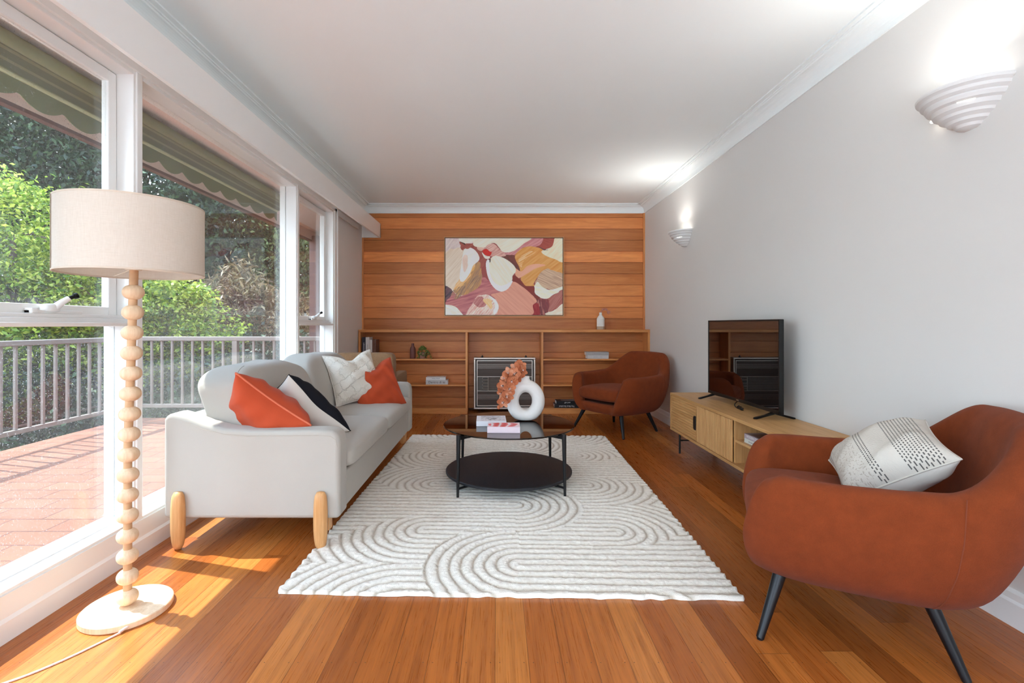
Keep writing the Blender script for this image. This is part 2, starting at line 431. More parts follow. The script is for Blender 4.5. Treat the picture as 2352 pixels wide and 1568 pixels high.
# skirtings
bp = [(0,0),(0.016,0),(0.016,0.085),(0.010,0.095),(0.010,0.118),(0.004,0.13),(0,0.13)]
struct('baseboard_right', MB().prism([(XR-a, b) for a, b in bp], 'y', YF, 5.84), M['trim'])
struct('baseboard_left', MB().prism([(XL+a, b) for a, b in [(0,0),(0.018,0),(0.018,0.07),(0.010,0.082),(0.010,0.16),(0.0,0.162)]], 'y', YF, 5.84), M['trim'])

# curtain pelmet along the window wall
pm = MB()
def tilt(y): return (y-2.0)/4.0
for (y0, y1) in ((YF, 2.0), (2.0, YB)):
    zb0, zb1 = 2.148 + 0.018*tilt(y0), 2.148 + 0.018*tilt(y1); zt = 2.328
    pm.add([(-1.47,y0,zb0),(-1.45,y0,zb0),(-1.45,y0,zt),(-1.47,y0,zt),(-1.47,y1,zb1),(-1.45,y1,zb1),(-1.45,y1,zt),(-1.47,y1,zt)],
           [(0,1,2,3),(7,6,5,4),(0,4,5,1),(1,5,6,2),(2,6,7,3),(3,7,4,0)])
pm.box(XL, -1.45, YF, YB, 2.328, 2.34)
pm.box(XL, -1.45, YB-0.03, YB-0.006, 2.166, 2.33)
struct('trim_6', pm, M['trim'])

# windows
def window(n, y0, y1, kind, label):
    root = thing('window_%d' % n, None, None); root['kind'] = 'structure'
    fr = MB()
    xo, xi = XL-0.13, XL+0.004
    fr.box(xo, xi, y0-0.001, y1+0.001, HEAD, HEAD+0.03)                     # head
    fr.add([(xo,y0,SILL-0.02),(xi,y0,SILL-0.02),(xi,y0,SILL+0.008),(XL-0.06,y0,SILL+0.012),(XL-0.065,y0,SILL+0.03),(xo,y0,SILL+0.03),
            (xo,y1,SILL-0.02),(xi,y1,SILL-0.02),(xi,y1,SILL+0.008),(XL-0.06,y1,SILL+0.012),(XL-0.065,y1,SILL+0.03),(xo,y1,SILL+0.03)],
           [(0,1,2,3,4,5),(11,10,9,8,7,6),(0,6,7,1),(1,7,8,2),(2,8,9,3),(3,9,10,4),(4,10,11,5),(5,11,6,0)])
    f = fr.build('frame', M['trim'], root, bevel=0.003)
    xg = XL - 0.085
    if kind == 'fixed':
        MB().box(xg-0.003, xg+0.003, y0, y1, SILL+0.03, HEAD).build('glass_pane', M['glass'], root)
    else:
        zr = 1.072
        tr = MB().box(xo, XL-0.02, y0, y1, zr, zr+0.035).box(xo, XL+0.012, y0, y1, zr, zr+0.016).box(xo, XL-0.035, y0, y1, zr+0.035, zr+0.05)
        tr.build('transom', M['trim'], root, bevel=0.003)
        MB().box(xg-0.003, xg+0.003, y0, y1, SILL+0.03, zr).build('glass_pane', M['glass'], root)
        s = 0.05; z0, z1 = zr+0.045, HEAD-0.004
        sa = MB()
        for (a, b, c, d) in ((y0+0.004, y0+s, z0, z1), (y1-s, y1-0.004, z0, z1), (y0+s, y1-s, z0, z0+0.042), (y0+s, y1-s, z1-s, z1)):
            sa.box(xg-0.02, xg+0.014, a, b, c, d)
        so = sa.build('sash', M['trim'], root, bevel=0.004)
        MB().box(xg-0.003, xg+0.003, y0+s, y1-s, z0+0.042, z1-s).build('glass_pane', M['glass'], root)
    return root
window(1, 1.374, 2.233, 'sash', '')
window(2, 2.291, 4.049, 'fixed', '')
window(3, 4.107, 4.966, 'sash', '')
window(4, -1.5, 1.31, 'fixed', '')  # unseen window behind the camera, added for fill light
# mullions with small mouldings
def mullion(n, y0, y1):
    m = MB().box(XL-0.135, XL+0.004, y0, y1, SILL-0.01, HEAD+0.02)
    m.box(XL, XL+0.012, y0+0.012, y1-0.012, SILL+0.02, HEAD+0.02)
    struct('trim_%d' % n, m, M['trim'], bevel=0.003)
mullion(7, 2.233, 2.291); mullion(8, 4.049, 4.107)
m = MB().box(XL-0.135, XL+0.004, 4.966, 5.03, SILL-0.01, HEAD+0.02).box(XL, XL+0.016, 4.985, 5.075, 0.162, HEAD+0.05).box(XL, XL+0.024, 5.05, 5.078, 0.162, HEAD+0.075)
struct('trim_9', m, M['trim'], bevel=0.003)
m = MB().box(XL, XL+0.016, -1.55, 5.078, HEAD+0.018, HEAD+0.07).box(XL, XL+0.024, -1.55, 5.078, HEAD+0.055, HEAD+0.09).box(XL, XL+0.014, 5.078, 5.85, HEAD-0.005, HEAD+0.05)
struct('trim_10', m, M['trim'], bevel=0.003)
m = MB().box(XL-0.135, XL+0.004, 1.31, 1.374, SILL-0.01, HEAD+0.02); struct('trim_11', m, M['trim'], bevel=0.003)

def winder(y, z, label):
    t = thing('window_winder', label, 'window winder', (XL-0.055, y, z))
    MB().box(-0.012, 0.012, -0.10, 0.13, 0, 0.014).box(-0.012, 0.02, -0.10, -0.075, 0, 0.02).build('base_plate', M['trim'], t, bevel=0.003)
    MB().soft((0.005, -0.01, 0.022), (0.045, 0.07, 0.035), 0.7, 0.8, 20, 12).build('housing', M['trim'], t, smooth=True)
    MB().tube([(0.015,0.0,0.025),(0.03,0.012,0.045),(0.042,0.03,0.062)], [0.015,0.012,0.010], 12).build('crank_arm', M['trim'], t, smooth=True)
    MB().cyl((0.042,0.026,0.060),(0.050,0.045,0.070),0.008,0.0075,14).cyl((0.050,0.045,0.070),(0.053,0.055,0.0735),0.0115,0.0115,14).build('crank_knob', M['black_plastic'], t, smooth=True)
winder(1.885, 1.122, 'white window winder with black knob on the near window behind the floor lamp')
winder(4.60, 1.122, 'small window winder on the narrow far window beside the sofa end')

# ------------------------------------------------------------------ bookcase
bc = thing('built_in_bookcase', 'long low built-in timber bookcase across the panelled back wall', 'bookcase', (0, 5.848, 0))
D = 0.215; XB0, XB1 = -1.67, XR
MB().box(XB0, XB1, 0, D, 0.985, 1.019).build('top_board', M['case'], bc, bevel=0.003)
MB().box(XB0, XB0+0.026, 0.001, D, 0, 0.985).build('side_panel', M['case_v'], bc, bevel=0.002)
MB().box(XB1-0.026, XB1, 0.001, D, 0, 0.985).build('side_panel', M['case_v'], bc, bevel=0.002)
for x in (-0.361, 0.556):
    MB().box(x-0.013, x+0.013, 0.004, D, 0.0, 0.985).build('divider', M['case_v'], bc, bevel=0.002)
for (a, b) in ((XB0+0.026, -0.374), (0.569, XB1-0.026)):
    for z in (0.664, 0.352):
        MB().box(a, b, 0.004, D, z-0.02, z).build('shelf', M['case'], bc, bevel=0.002)
    MB().box(a, b+0.02 if a < 0 else b, -0.006, D, 0.0, 0.068).build('plinth', M['case'], bc, bevel=0.003)
BCY = 5.848
# ------------------------------------------------------------------ gas heater
ht = thing('gas_heater', 'dark louvred wall gas heater in a metal frame in the middle bay of the bookcase', 'heater', (0.1, 5.93, 0))
def ring(mb, x0, x1, z0, z1, w, ya, yb):
    mb.box(x0, x1, ya, yb, z1-w, z1).box(x0, x1, ya, yb, z0, z0+w).box(x0, x0+w, ya, yb, z0+w, z1-w).box(x1-w, x1, ya, yb, z0+w, z1-w); return mb
hx0, hx1, hz0, hz1 = -0.375, 0.378, 0.045, 0.675
heater_br = wood('heater_bronze', srgb(60,46,38), srgb(72,56,48), 'x', 0.35, 1)
ring(MB(), hx0, hx1, hz0, hz1, 0.020, -0.02, 0.13).build('outer_frame', M['chrome'], ht, bevel=0.003)
MB().box(hx0+0.02, hx1-0.02, 0.02, 0.125, hz0+0.02, hz1-0.02).build('body', M['black_metal'], ht)
ring(MB(), hx0+0.034, hx1-0.034, hz0+0.034, hz1-0.034, 0.009, -0.005, 0.02).build('inner_trim', M['chrome'], ht)
pan = MB(); px0, px1 = hx0+0.043, hx1-0.043
def louv(z0, z1, n):
    pan.box(px0, px1, 0.002, 0.02, z0, z1)
louv(0.44, 0.63, 0); louv(0.09, 0.268, 0)
pan.build('panel', heater_br, ht)
lv = MB()
for z in (0.592, 0.580, 0.568, 0.556, 0.544, 0.220, 0.207, 0.194, 0.181, 0.168): lv.box(px0, px1, -0.001, 0.003, z-0.0008, z+0.0008)
lv.build('louvre_trim', M['chrome'], ht)
MB().box(px0, px1, -0.003, 0.018, 0.437, 0.443).box(px0, px1, -0.003, 0.018, 0.262, 0.268).build('burner_rail', M['chrome'], ht)
ceram = plain('burner_plate', srgb(96,92,86), 0.5, 0.5, 0.3, vary=0.2, scale=30)
MB().box(px0, px1, 0.016, 0.0215, 0.268, 0.437).build('burner', ceram, ht)
gr = MB()
gr.cyl((-0.20, -0.004, 0.268), (-0.20, -0.004, 0.437), 0.004, seg=10); gr.cyl((0.20, -0.004, 0.268), (0.20, -0.004, 0.437), 0.004, seg=10)
for i in range(4):
    z = 0.29 + i*0.039
    gr.tube([(-0.20,0,z),(-0.262,0,z),(-0.272,0,z+0.006),(-0.272,0,z+0.019),(-0.262,0,z+0.025),(-0.20,0,z+0.025)], 0.0025, 8)
    gr.tube([(0.20,0,z),(0.262,0,z),(0.272,0,z+0.006),(0.272,0,z+0.019),(0.262,0,z+0.025),(0.20,0,z+0.025)], 0.0025, 8)
for i in range(12): gr.cyl((-0.20, 0.004, 0.278+i*0.0135), (0.20, 0.004, 0.278+i*0.0135), 0.0016, seg=6)
gr.build('guard_grille', M['chrome'], ht)
for x in (-0.275, 0.265):
    MB().cyl((x, 0.05, 0.673), (x, 0.05, 0.690), 0.014, 0.012, 16).cyl((x, 0.05, 0.69), (x, 0.05, 0.70), 0.006, 0.006, 12).build('control_knob', M['black_metal'], ht, smooth=True)

# ------------------------------------------------------------------ painting
def poly_mask(X, Y, pts):
    ins = np.zeros(X.shape, bool); n = len(pts); j = n-1
    for i in range(n):
        xi, yi = pts[i]; xj, yj = pts[j]
        c = ((yi > Y) != (yj > Y)) & (X < (xj-xi)*(Y-yi)/((yj-yi) if yj != yi else 1e-9)+xi)
        ins ^= c; j = i
    return ins
def vnoise(X, Y, sx, sy, seed, ang=0.0):
    ca_, sa_ = math.cos(ang), math.sin(ang); u = (X*ca_+Y*sa_)/sx; v = (-X*sa_+Y*ca_)/sy
    rs = np.random.RandomState(seed); G = rs.rand(256, 256)
    iu = np.floor(u).astype(int); iv = np.floor(v).astype(int); fu = u-iu; fv = v-iv
    fu = fu*fu*(3-2*fu); fv = fv*fv*(3-2*fv)
    g = lambda a, b: G[a % 256, b % 256]
    return (g(iu,iv)*(1-fu)+g(iu+1,iv)*fu)*(1-fv)+(g(iu,iv+1)*(1-fu)+g(iu+1,iv+1)*fu)*fv
def make_painting():
    NX, NY = 460, 302
    gx = np.linspace(90, 2115, NX); gy = np.linspace(125, 1455, NY); X, Y = np.meshgrid(gx, gy)
    wx = (vnoise(X, Y, 60, 60, 1)-0.5)*26; wy = (vnoise(X, Y, 60, 60, 2)-0.5)*26
    Xw, Yw = X+wx, Y+wy
    lin = lambda r, g, b: np.array(srgb(r, g, b)[:3])
    img = np.zeros(X.shape+(3,)); img[:] = lin(150, 76, 72)
    def paint(pts, c1, c2, ang=0, sx=160, sy=14, seed=3, warp=True, dens=1.0, smooth=True):
        if smooth: pts = [(p.x, p.y) for p in catmull([(a, b, 0) for a, b in pts], 6, True)]
        m = poly_mask(Xw if warp else X, Yw if warp else Y, pts)
        f = vnoise(X, Y, sx, sy, seed, R(ang))*0.7+vnoise(X, Y, sx/3, sy/2.2, seed+9, R(ang))*0.3
        f = np.clip((f-0.15)/0.7, 0, 1)[..., None]
        col = lin(*c1)*(1-f)+lin(*c2)*f
        if dens < 1: m = m & (vnoise(X, Y, sx, sy, seed+20, R(ang)) < dens)
        img[m] = col[m]
    paint([(60,900),(420,960),(700,800),(900,900),(1050,1100),(1100,1500),(60,1500)], (160,84,96), (196,128,124), -15, 200, 22, 4)
    paint([(60,60),(700,60),(420,300),(60,420)], (222,212,206), (196,180,178), -50, 120, 20, 5)
    paint([(1400,60),(2150,60),(2150,330),(1850,330),(1700,300)], (150,70,62), (168,84,70), 20, 100, 20, 6)
    paint([(1050,360),(1330,230),(1500,100),(1780,90),(1700,260),(1420,300),(1250,460),(1080,460)], (186,116,118), (206,148,148), -35, 160, 16, 7)
    paint([(1060,450),(1300,440),(1400,700),(1250,620)], (96,60,54), (122,64,56), 60, 100, 20, 8)
    paint([(60,420),(300,290),(440,330),(620,520),(700,560),(720,760),(690,930),(520,1060),(330,1130),(210,1040),(60,950)], (226,214,198), (210,192,170), -48, 240, 12, 9)
    paint([(560,560),(690,540),(724,740),(690,930),(540,1050),(380,1115),(230,1040),(380,900),(520,760)], (204,152,92), (150,118,98), -62, 200, 13, 10)
    paint([(300,880),(560,600),(600,560),(560,700),(440,880),(330,1010),(230,1000)], (214,166,98), (226,192,146), -52, 160, 14, 11)
    paint([(80,950),(210,1040),(150,1170),(80,1230)], (62,56,66), (120,86,92), -40, 80, 16, 12)
    paint([(200,1040),(420,930),(620,760),(660,840),(480,1020),(270,1180)], (120,94,88), (196,156,110), -55, 120, 10, 13, dens=0.55)
    paint([(410,330),(500,285),(600,330),(670,430),(668,510),(570,600),(520,720),(420,860),(350,870),(338,760),(370,560)], (240,234,226), (232,224,214), -60, 120, 30, 14, warp=False)
    paint([(400,440),(450,420),(480,520),(450,680),(420,710),(390,580)], (212,186,170), (224,206,192), 80, 120, 12, 15)
    paint([(340,110),(620,110),(560,180),(430,215),(350,190)], (236,230,216), (228,216,202), 0, 100, 20, 16, warp=False)
    paint([(330,190),(430,220),(640,240),(760,330),(820,430),(760,560),(700,640),(690,520),(640,380),(560,290),(440,310),(380,330)], (146,74,66), (164,92,80), -40, 120, 20, 17)
    paint([(640,270),(760,280),(720,350),(660,330)], (224,196,180), (206,166,150), 20, 80, 20, 18)
    paint([(570,200),(640,110),(1530,110),(1440,220),(1300,330),(1180,370),(1080,360),(1020,290),(960,220),(890,210),(820,280),(680,280),(590,260)], (238,228,212), (228,214,194), -30, 260, 16, 19, warp=False)
    paint([(740,320),(900,220),(1000,290),(1080,370),(1130,440),(900,440),(800,430)], (196,140,130), (222,190,176), -30, 120, 16, 20)
    paint([(740,330),(800,310),(850,350),(890,370),(860,430),(790,420),(740,370)], (204,42,34), (188,52,44), 10, 60, 20, 21, warp=False)
    paint([(720,370),(790,430),(860,440),(840,480),(770,470)], (240,226,214), (232,214,204), 10, 60, 20, 22, warp=False)
    paint([(1290,440),(1400,310),(1540,265),(1700,290),(1830,340),(2010,480),(2130,520),(2130,820),(1800,700),(1620,900),(1640,950),(1470,950),(1400,860),(1390,780),(1370,640)], (206,138,66), (218,166,100), -38, 240, 24, 23, warp=False)
    paint([(1350,500),(1500,380),(1700,330),(1560,420),(1440,520),(1400,640)], (222,172,112), (232,196,152), -30, 160, 12, 24, dens=0.6)
    paint([(1290,640),(1400,700),(1500,610),(1650,570),(1820,590),(1650,650),(1500,740),(1360,815),(1300,760)], (226,170,146), (220,160,124), -25, 200, 18, 25, warp=False)
    paint([(1990,110),(2130,110),(2130,520),(1990,490),(1850,440),(1770,390),(1760,340),(1930,270)], (236,224,200), (228,208,176), -45, 140, 14, 26, warp=False)
    paint([(1640,900),(1730,720),(1840,660),(2000,700),(2130,760),(2130,1000),(1900,1010),(1720,960)], (214,188,158), (176,140,118), 25, 200, 9, 27)
    paint([(1620,980),(1680,880),(1760,960),(1900,1020),(2130,960),(2130,1030),(1960,1100),(1860,1170),(1740,1160),(1640,1080)], (238,230,218), (230,220,196), 10, 140, 24, 28, warp=False)
    paint([(1240,800),(1290,770),(1400,860),(1480,950),(1620,960),(1640,1080),(1740,1170),(1700,1260),(1640,1180),(1500,1020),(1340,920),(1250,860)], (132,44,38), (120,60,52), 45, 120, 20, 29, warp=False)
    paint([(1700,1180),(1860,1180),(2130,1020),(2130,1250),(1960,1360),(1840,1460),(1600,1460)], (156,88,80), (178,118,108), -55, 200, 14, 30)
    paint([(1680,1180),(1880,1210),(1840,1460),(1640,1460),(1600,1300)], (96,52,56), (140,64,66), 80, 120, 12, 31, dens=0.7)
    paint([(1620,1260),(1700,1270),(1720,1460),(1580,1460),(1575,1360)], (140,34,42), (160,52,56), 80, 60, 20, 32, warp=False)
    paint([(1830,1420),(1960,1380),(2130,1260),(2130,1460),(1830,1460)], (226,206,184), (236,224,208), -20, 80, 20, 33)
    paint([(880,1100),(1050,1050),(1240,880),(1400,950),(1600,1120),(1670,1220),(1600,1290),(1570,1460),(1000,1460),(1010,1300),(960,1180)], (218,158,136), (208,144,124), 42, 300, 16, 34, warp=False)
    paint([(790,560),(830,490),(870,560),(860,640),(880,780),(960,900),(1080,940),(1240,860),(1230,920),(1160,1010),(1060,1050),(960,1010),(870,900),(810,740)], (240,236,232), (234,228,222), 50, 120, 24, 35, warp=False)
    paint([(860,500),(940,430),(1080,460),(1200,530),(1290,620),(1305,700),(1250,780),(1235,860),(1080,945),(960,910),(880,790),(850,640)], (238,228,214), (230,216,196), 55, 240, 14, 36, warp=False)
    paint([(850,485),(875,485),(865,545),(850,540)], (60,46,40), (80,60,50), 0, 30, 20, 37, warp=False, smooth=False)
    paint([(470,1400),(560,1250),(640,1130),(820,1105),(940,1180),(1005,1280),(990,1390),(930,1460),(480,1460)], (206,150,136), (238,226,214), -50, 90, 10, 38)
    paint([(570,1210),(700,1140),(800,1230),(760,1330),(620,1300)], (164,92,92), (196,138,132), -50, 80, 9, 39)
    paint([(740,1180),(860,1180),(910,1290),(880,1360),(800,1280)], (222,178,118), (232,204,164), 50, 80, 10, 40)
    paint([(830,1110),(940,1180),(1010,1290),(990,1390),(930,1450),(920,1380),(950,1290),(900,1190)], (240,234,228), (232,222,214), 60, 80, 14, 41, warp=False)
    paint([(60,1300),(140,1280),(260,1310),(340,1390),(375,1470),(60,1470)], (242,234,226), (232,212,198), 20, 100, 14, 42, warp=False)
    paint([(340,180),(430,250),(420,210)], (70,44,40), (90,60,50), 0, 40, 20, 43)
    paint([(1690,270),(1790,310),(1860,320),(1800,340),(1720,300)], (70,44,44), (110,80,80), 20, 60, 12, 44, smooth=False)
    return NX, NY, img
NX, NY, img = make_painting()
PX0, PX1, PZ0, PZ1 = -0.652, 0.843, 1.182, 2.172; PYc = 6.02
pt = thing('painting', 'large framed abstract painting of overlapping cream, ochre and pink petal shapes on the timber wall', 'painting', ((PX0+PX1)/2, PYc, (PZ0+PZ1)/2))
W_, H_ = PX1-PX0, PZ1-PZ0; w_, h_ = W_-0.034, H_-0.034
xs = np.linspace(-w_/2, w_/2, NX); zs = np.linspace(h_/2, -h_/2, NY)
verts = np.zeros((NX*NY, 3)); verts[:, 0] = np.tile(xs, NY); verts[:, 2] = np.repeat(zs, NX)
lum = img.mean(2); verts[:, 1] = 0.006 - 0.0012*lum.ravel()
I = np.arange((NX-1)*(NY-1)); r = I // (NX-1); c = I % (NX-1); a = r*NX+c
faces = np.stack([a, a+NX, a+NX+1, a+1], 1)
def np_mesh(name, verts, faces, mat):
    me = bpy.data.meshes.new(name); nf, k = faces.shape
    me.vertices.add(len(verts)); me.vertices.foreach_set('co', verts.astype('f').ravel())
    me.loops.add(nf*k); me.loops.foreach_set('vertex_index', faces.astype('i').ravel())
    me.polygons.add(nf); me.polygons.foreach_set('loop_start', np.arange(0, nf*k, k).astype('i')); 
    me.materials.append(mat); me.update(calc_edges=True); me.validate()
    o = bpy.data.objects.new(name, me); C.objects.link(o); return o
t = NT('oil_paint'); at = t.n('ShaderNodeAttribute', attribute_name='paint')
M['paint'] = t.done(t.bsdf(at.outputs['Color'], 0.45, 0.35, 0, t.noise(t.coord(), 120, 3), 0.15, 0.001))
cv = np_mesh('canvas_face', verts, faces, M['paint']); cv.parent = pt
cat_ = cv.data.color_attributes.new('paint', 'FLOAT_COLOR', 'POINT')
cc = np.ones((NX*NY, 4), 'f'); cc[:, :3] = np.clip(img.reshape(-1, 3)*1.25, 0, 0.92); cat_.data.foreach_set('color', cc.ravel())
MB().box(-w_/2, w_/2, 0.007, 0.034, -h_/2, h_/2).build('canvas_stretcher', M['cream_linen'], pt)
fm = MB()
ring(fm, -W_/2, W_/2, -H_/2, H_/2, 0.009, -0.003, 0.036)
fm.build('frame', plain('gilt_frame', srgb(196,150,104), 0.4, 0.5, 0.2), pt, bevel=0.001)
fm = MB(); ring(fm, -W_/2+0.008, W_/2-0.008, -H_/2+0.008, H_/2-0.008, 0.012, 0.020, 0.036)
fm.build('frame_rebate', plain('frame_shadow_gap', srgb(90,56,34), 0.6), pt)

# ------------------------------------------------------------------ books
def book(label, loc, size, cover, rz=0, group=None, title=None, tcol=None, spine='front', pages=None, tsize=None, stand=False, deco=None, trot=0, sub=None, name='book', rx=0):
    """size = (w along x = spine length, d = page depth, h = thickness); spine on -y ('front')."""
    w_, d_, h_ = size
    t = thing(name, label, 'book', loc, rz, group)
    if rx: t.rotation_euler = (0, rx, rz)
    cb_ = MB(); c = 0.0022
    cb_.box(-w_/2, w_/2, -d_/2, d_/2, 0, c).box(-w_/2, w_/2, -d_/2, d_/2, h_-c, h_).box(-w_/2, w_/2, -d_/2, -d_/2+c, c, h_-c)
    cb_.build('cover', cover, t, bevel=0.0006)
    MB().box(-w_/2+0.003, w_/2-0.003, -d_/2+c, d_/2-0.004, c, h_-c).build('pages', pages or M['paper'], t)
    if title:
        text_on('title', title, tsize or h_*0.62, tcol, t, (0, -d_/2-0.0005, h_/2), (R(90), R(trot) if False else 0, 0) if not trot else (R(90), R(180), 0))
    return t
bk = lambda n, c, **k: plain(n, c, 0.45, 0.4, **k)
m_white = bk('white_cover', srgb(226,224,222)); m_navy = bk('navy_cover', srgb(52,56,74)); m_grey = bk('grey_cover', srgb(168,164,162))
m_lgrey = bk('light_grey_cover', srgb(196,194,194)); m_black = bk('black_cover', srgb(16,17,22)); m_brown = bk('brown_cover', srgb(122,84,70), vary=0.3, scale=25)
ink = plain('dark_ink', srgb(70,66,70), 0.6); ink_w = plain('white_ink', srgb(225,225,225), 0.6); ink_g = plain('grey_ink', srgb(150,146,150), 0.6)

def upright(label, x0, w_, h_, cover, y0, title=None, tcol=None, ts=0.02, group='upright books on the top shelf'):
    t = thing('book', label, 'book', (x0, y0, 0.664), 0, group); d_ = 0.16; c = 0.002
    MB().box(0, w_, 0, c, 0, h_).box(0, c, c, d_, 0, h_).box(w_-c, w_, c, d_, 0, h_).build('cover', cover, t, bevel=0.0008)
    MB().box(c, w_-c, c, d_-0.004, 0.003, h_-0.003).build('pages', M['paper'], t)
    if title: text_on('title', title, ts, tcol, t, (w_/2, -0.0006, h_*0.52), (R(90), R(90), 0))
upright('tall navy book at the left end of the top bookcase shelf', -1.627, 0.042, 0.262, m_navy, 5.858, 'LERNANCE', ink_w, 0.024)
upright('tall white book between the navy book and the short white one', -1.584, 0.044, 0.262, m_white, 5.858, 'NEAR BLUE', ink_g, 0.016)
upright('short white book on the top shelf beside the brown one', -1.539, 0.033, 0.232, m_white, 5.862)
upright('short brown patterned book, rightmost of the upright books', -1.505, 0.046, 0.232, m_brown, 5.862)

book('pale grey book reading Dentro di te, lower of two on the middle left shelf', (-0.723, 5.935, 0.352), (0.268, 0.14, 0.053), m_lgrey, 0, 'books on the middle left shelf', 'Dentro di te', ink, tsize=0.040)
book('white book lying on top of the grey Dentro di te book', (-0.738, 5.94, 0.405), (0.238, 0.13, 0.036), m_white, 0.03, 'books on the middle left shelf', 'WALLTAUR', ink, tsize=0.018)
book('light book, lower of two behind the rust armchair on the right shelf', (1.234, 5.94, 0.664), (0.26, 0.14, 0.042), m_lgrey, 0, 'books on the top right shelf', 'MINERAL AREA', ink_g, tsize=0.016)
book('grey book, upper of two behind the rust armchair on the right shelf', (1.23, 5.94, 0.706), (0.275, 0.14, 0.04), m_grey, 0, 'books on the top right shelf', 'BEACHWOOD', ink_g, tsize=0.014)
book('black book reading The Best Excelled at the bottom beside the rust armchair', (0.855, 5.935, 0.068), (0.30, 0.15, 0.044), m_black, 0, 'black books on the plinth', 'The Best Excelled', ink_w, tsize=0.026, trot=1)
book('black book with a grey cover picture, upper of the bottom shelf pair', (0.862, 5.94, 0.112), (0.27, 0.15, 0.04), m_black, 0.02, 'black books on the plinth', 'and off', ink_w, tsize=0.026, trot=1)
t_ = [o for o in bpy.data.objects if o.name.startswith('book') and o.get('label','').startswith('black book with')][0]
MB().box(-0.07, 0.12, -0.065, 0.06, 0.04, 0.0405).build('cover_picture', plain('grey_photo', srgb(130,124,126), vary=0.6, scale=60), t_)
for (lb, z, cc_, wx_) in (('dark book, lower of the small stack behind the far sofa arm', 0.352, m_black, 0.16), ('cream book, upper of the small stack behind the far sofa arm', 0.382, m_grey, 0.15)):
    book(lb, (-1.30, 5.93, z), (wx_, 0.12, 0.03), cc_, 0.05, 'small stack behind the sofa')

# coffee table books
m_cov1 = bk('white_art_cover', srgb(228,228,234)); m_pink = bk('white_pink_cover', srgb(232,214,220))
b1 = book('white art book with a grey marbled picture on the glass table', (-0.035, 3.315, 0.4025), (0.20, 0.20, 0.034), m_cov1, 0.02, 'books on the coffee table')
t = NT('marbled_picture'); v = t.coord(); n = t.noise(v, 9, 4, 0.6, 2.5)
M['marble_pic'] = t.done(t.bsdf(t.ramp(n, [(0.35, srgb(90,90,96)), (0.47, srgb(210,208,214)), (0.56, srgb(226,226,230)), (0.66, srgb(110,108,114))]), 0.4))
MB().box(-0.07, 0.092, -0.075, 0.075, 0.034, 0.0344).build('cover_picture', M['marble_pic'], b1)
b2 = book('white book with a pink and red pattern at the front of the glass table', (0.047, 3.085, 0.4025), (0.205, 0.14, 0.038), m_pink, -0.02, 'books on the coffee table')
t = NT('pink_pattern'); v = t.coord('Object', (1,1,1))
wv = t.n('ShaderNodeTexWave', Scale=5.5, Distortion=5.0, Detail=1.0); wv.inputs['Detail Scale'].default_value = 1.2; t.l(v, wv.inputs['Vector'])
M['pinkpat'] = t.done(t.bsdf(t.ramp(wv.outputs['Fac'], [(0.0, srgb(214,70,74)), (0.55, srgb(226,110,116)), (0.83, srgb(232,150,156)), (0.9, srgb(240,225,228))]), 0.4))
o_ = MB(); o_.prism([(0.098*math.copysign(abs(math.cos(a))**0.8, math.cos(a)), 0.062*math.sin(a)) for a in [2*math.pi*i/40 for i in range(40)]], 'z', 0.038, 0.0384)
o_.build('cover_pattern', M['pinkpat'], b2)
MB().box(-0.1, 0.1, -0.066, 0.07, -0.0005, 0.0021).build('back_cover', bk('red_cover', srgb(170,60,60)), b2)

# ------------------------------------------------------------------ shelf vases
t = thing('bottle_vase', 'small brown bottle vase beside the trailing plant', 'vase', (-1.023, 5.92, 0.664))
MB().lathe([(0,0),(0.032,0),(0.035,0.006),(0.035,0.11),(0.031,0.13),(0.018,0.15),(0.016,0.158),(0.016,0.185),(0.013,0.185),(0.013,0.15),(0,0.14)]).build('bottle_vase', plain('brown_glaze', srgb(112,64,56), 0.5), t, smooth=True)
t = thing('trailing_plant', 'small green trailing plant in a pale pot on the left shelf', 'potted plant', (-0.90, 5.91, 0.664))
MB().lathe([(0,0),(0.034,0),(0.044,0.02),(0.048,0.075),(0.043,0.075),(0.040,0.02),(0,0.02)]).build('pot', plain('pale_pot', srgb(150,110,96), 0.6), t, smooth=True)
random.seed(8); lf = MB()
def leafball(mb, c, r):
    mb.soft(c, (r*2, r*2, r*1.4), 1, 1, 7, 5)
for i in range(230):
    a = random.random()*6.28; q = random.random()**0.5
    x, y = 0.062*q*math.cos(a), 0.055*q*math.sin(a); z = 0.085+0.062*(1-q*q)+random.uniform(-0.02, 0.01)
    if q > 0.75: z -= random.random()*0.07
    leafball(lf, (x, y-0.005, z), random.uniform(0.005, 0.009))
for i in range(60):
    s = random.random(); leafball(lf, (0.05+0.075*s+random.uniform(-.01,.01), -0.045+random.uniform(-.012,.012), 0.10-0.12*s**1.5+random.uniform(-.01,.012)), random.uniform(0.004, 0.008))
t2 = NT('succulent_leaf'); g = t2.t.nodes.new('ShaderNodeNewGeometry')
M['succ'] = t2.done(t2.bsdf(t2.ramp(g.outputs['Random Per Island'], [(0, srgb(44,64,24)), (0.6, srgb(92,116,44)), (1, srgb(140,156,70))]), 0.5))
lf.build('foliage', M['succ'], t, smooth=True)

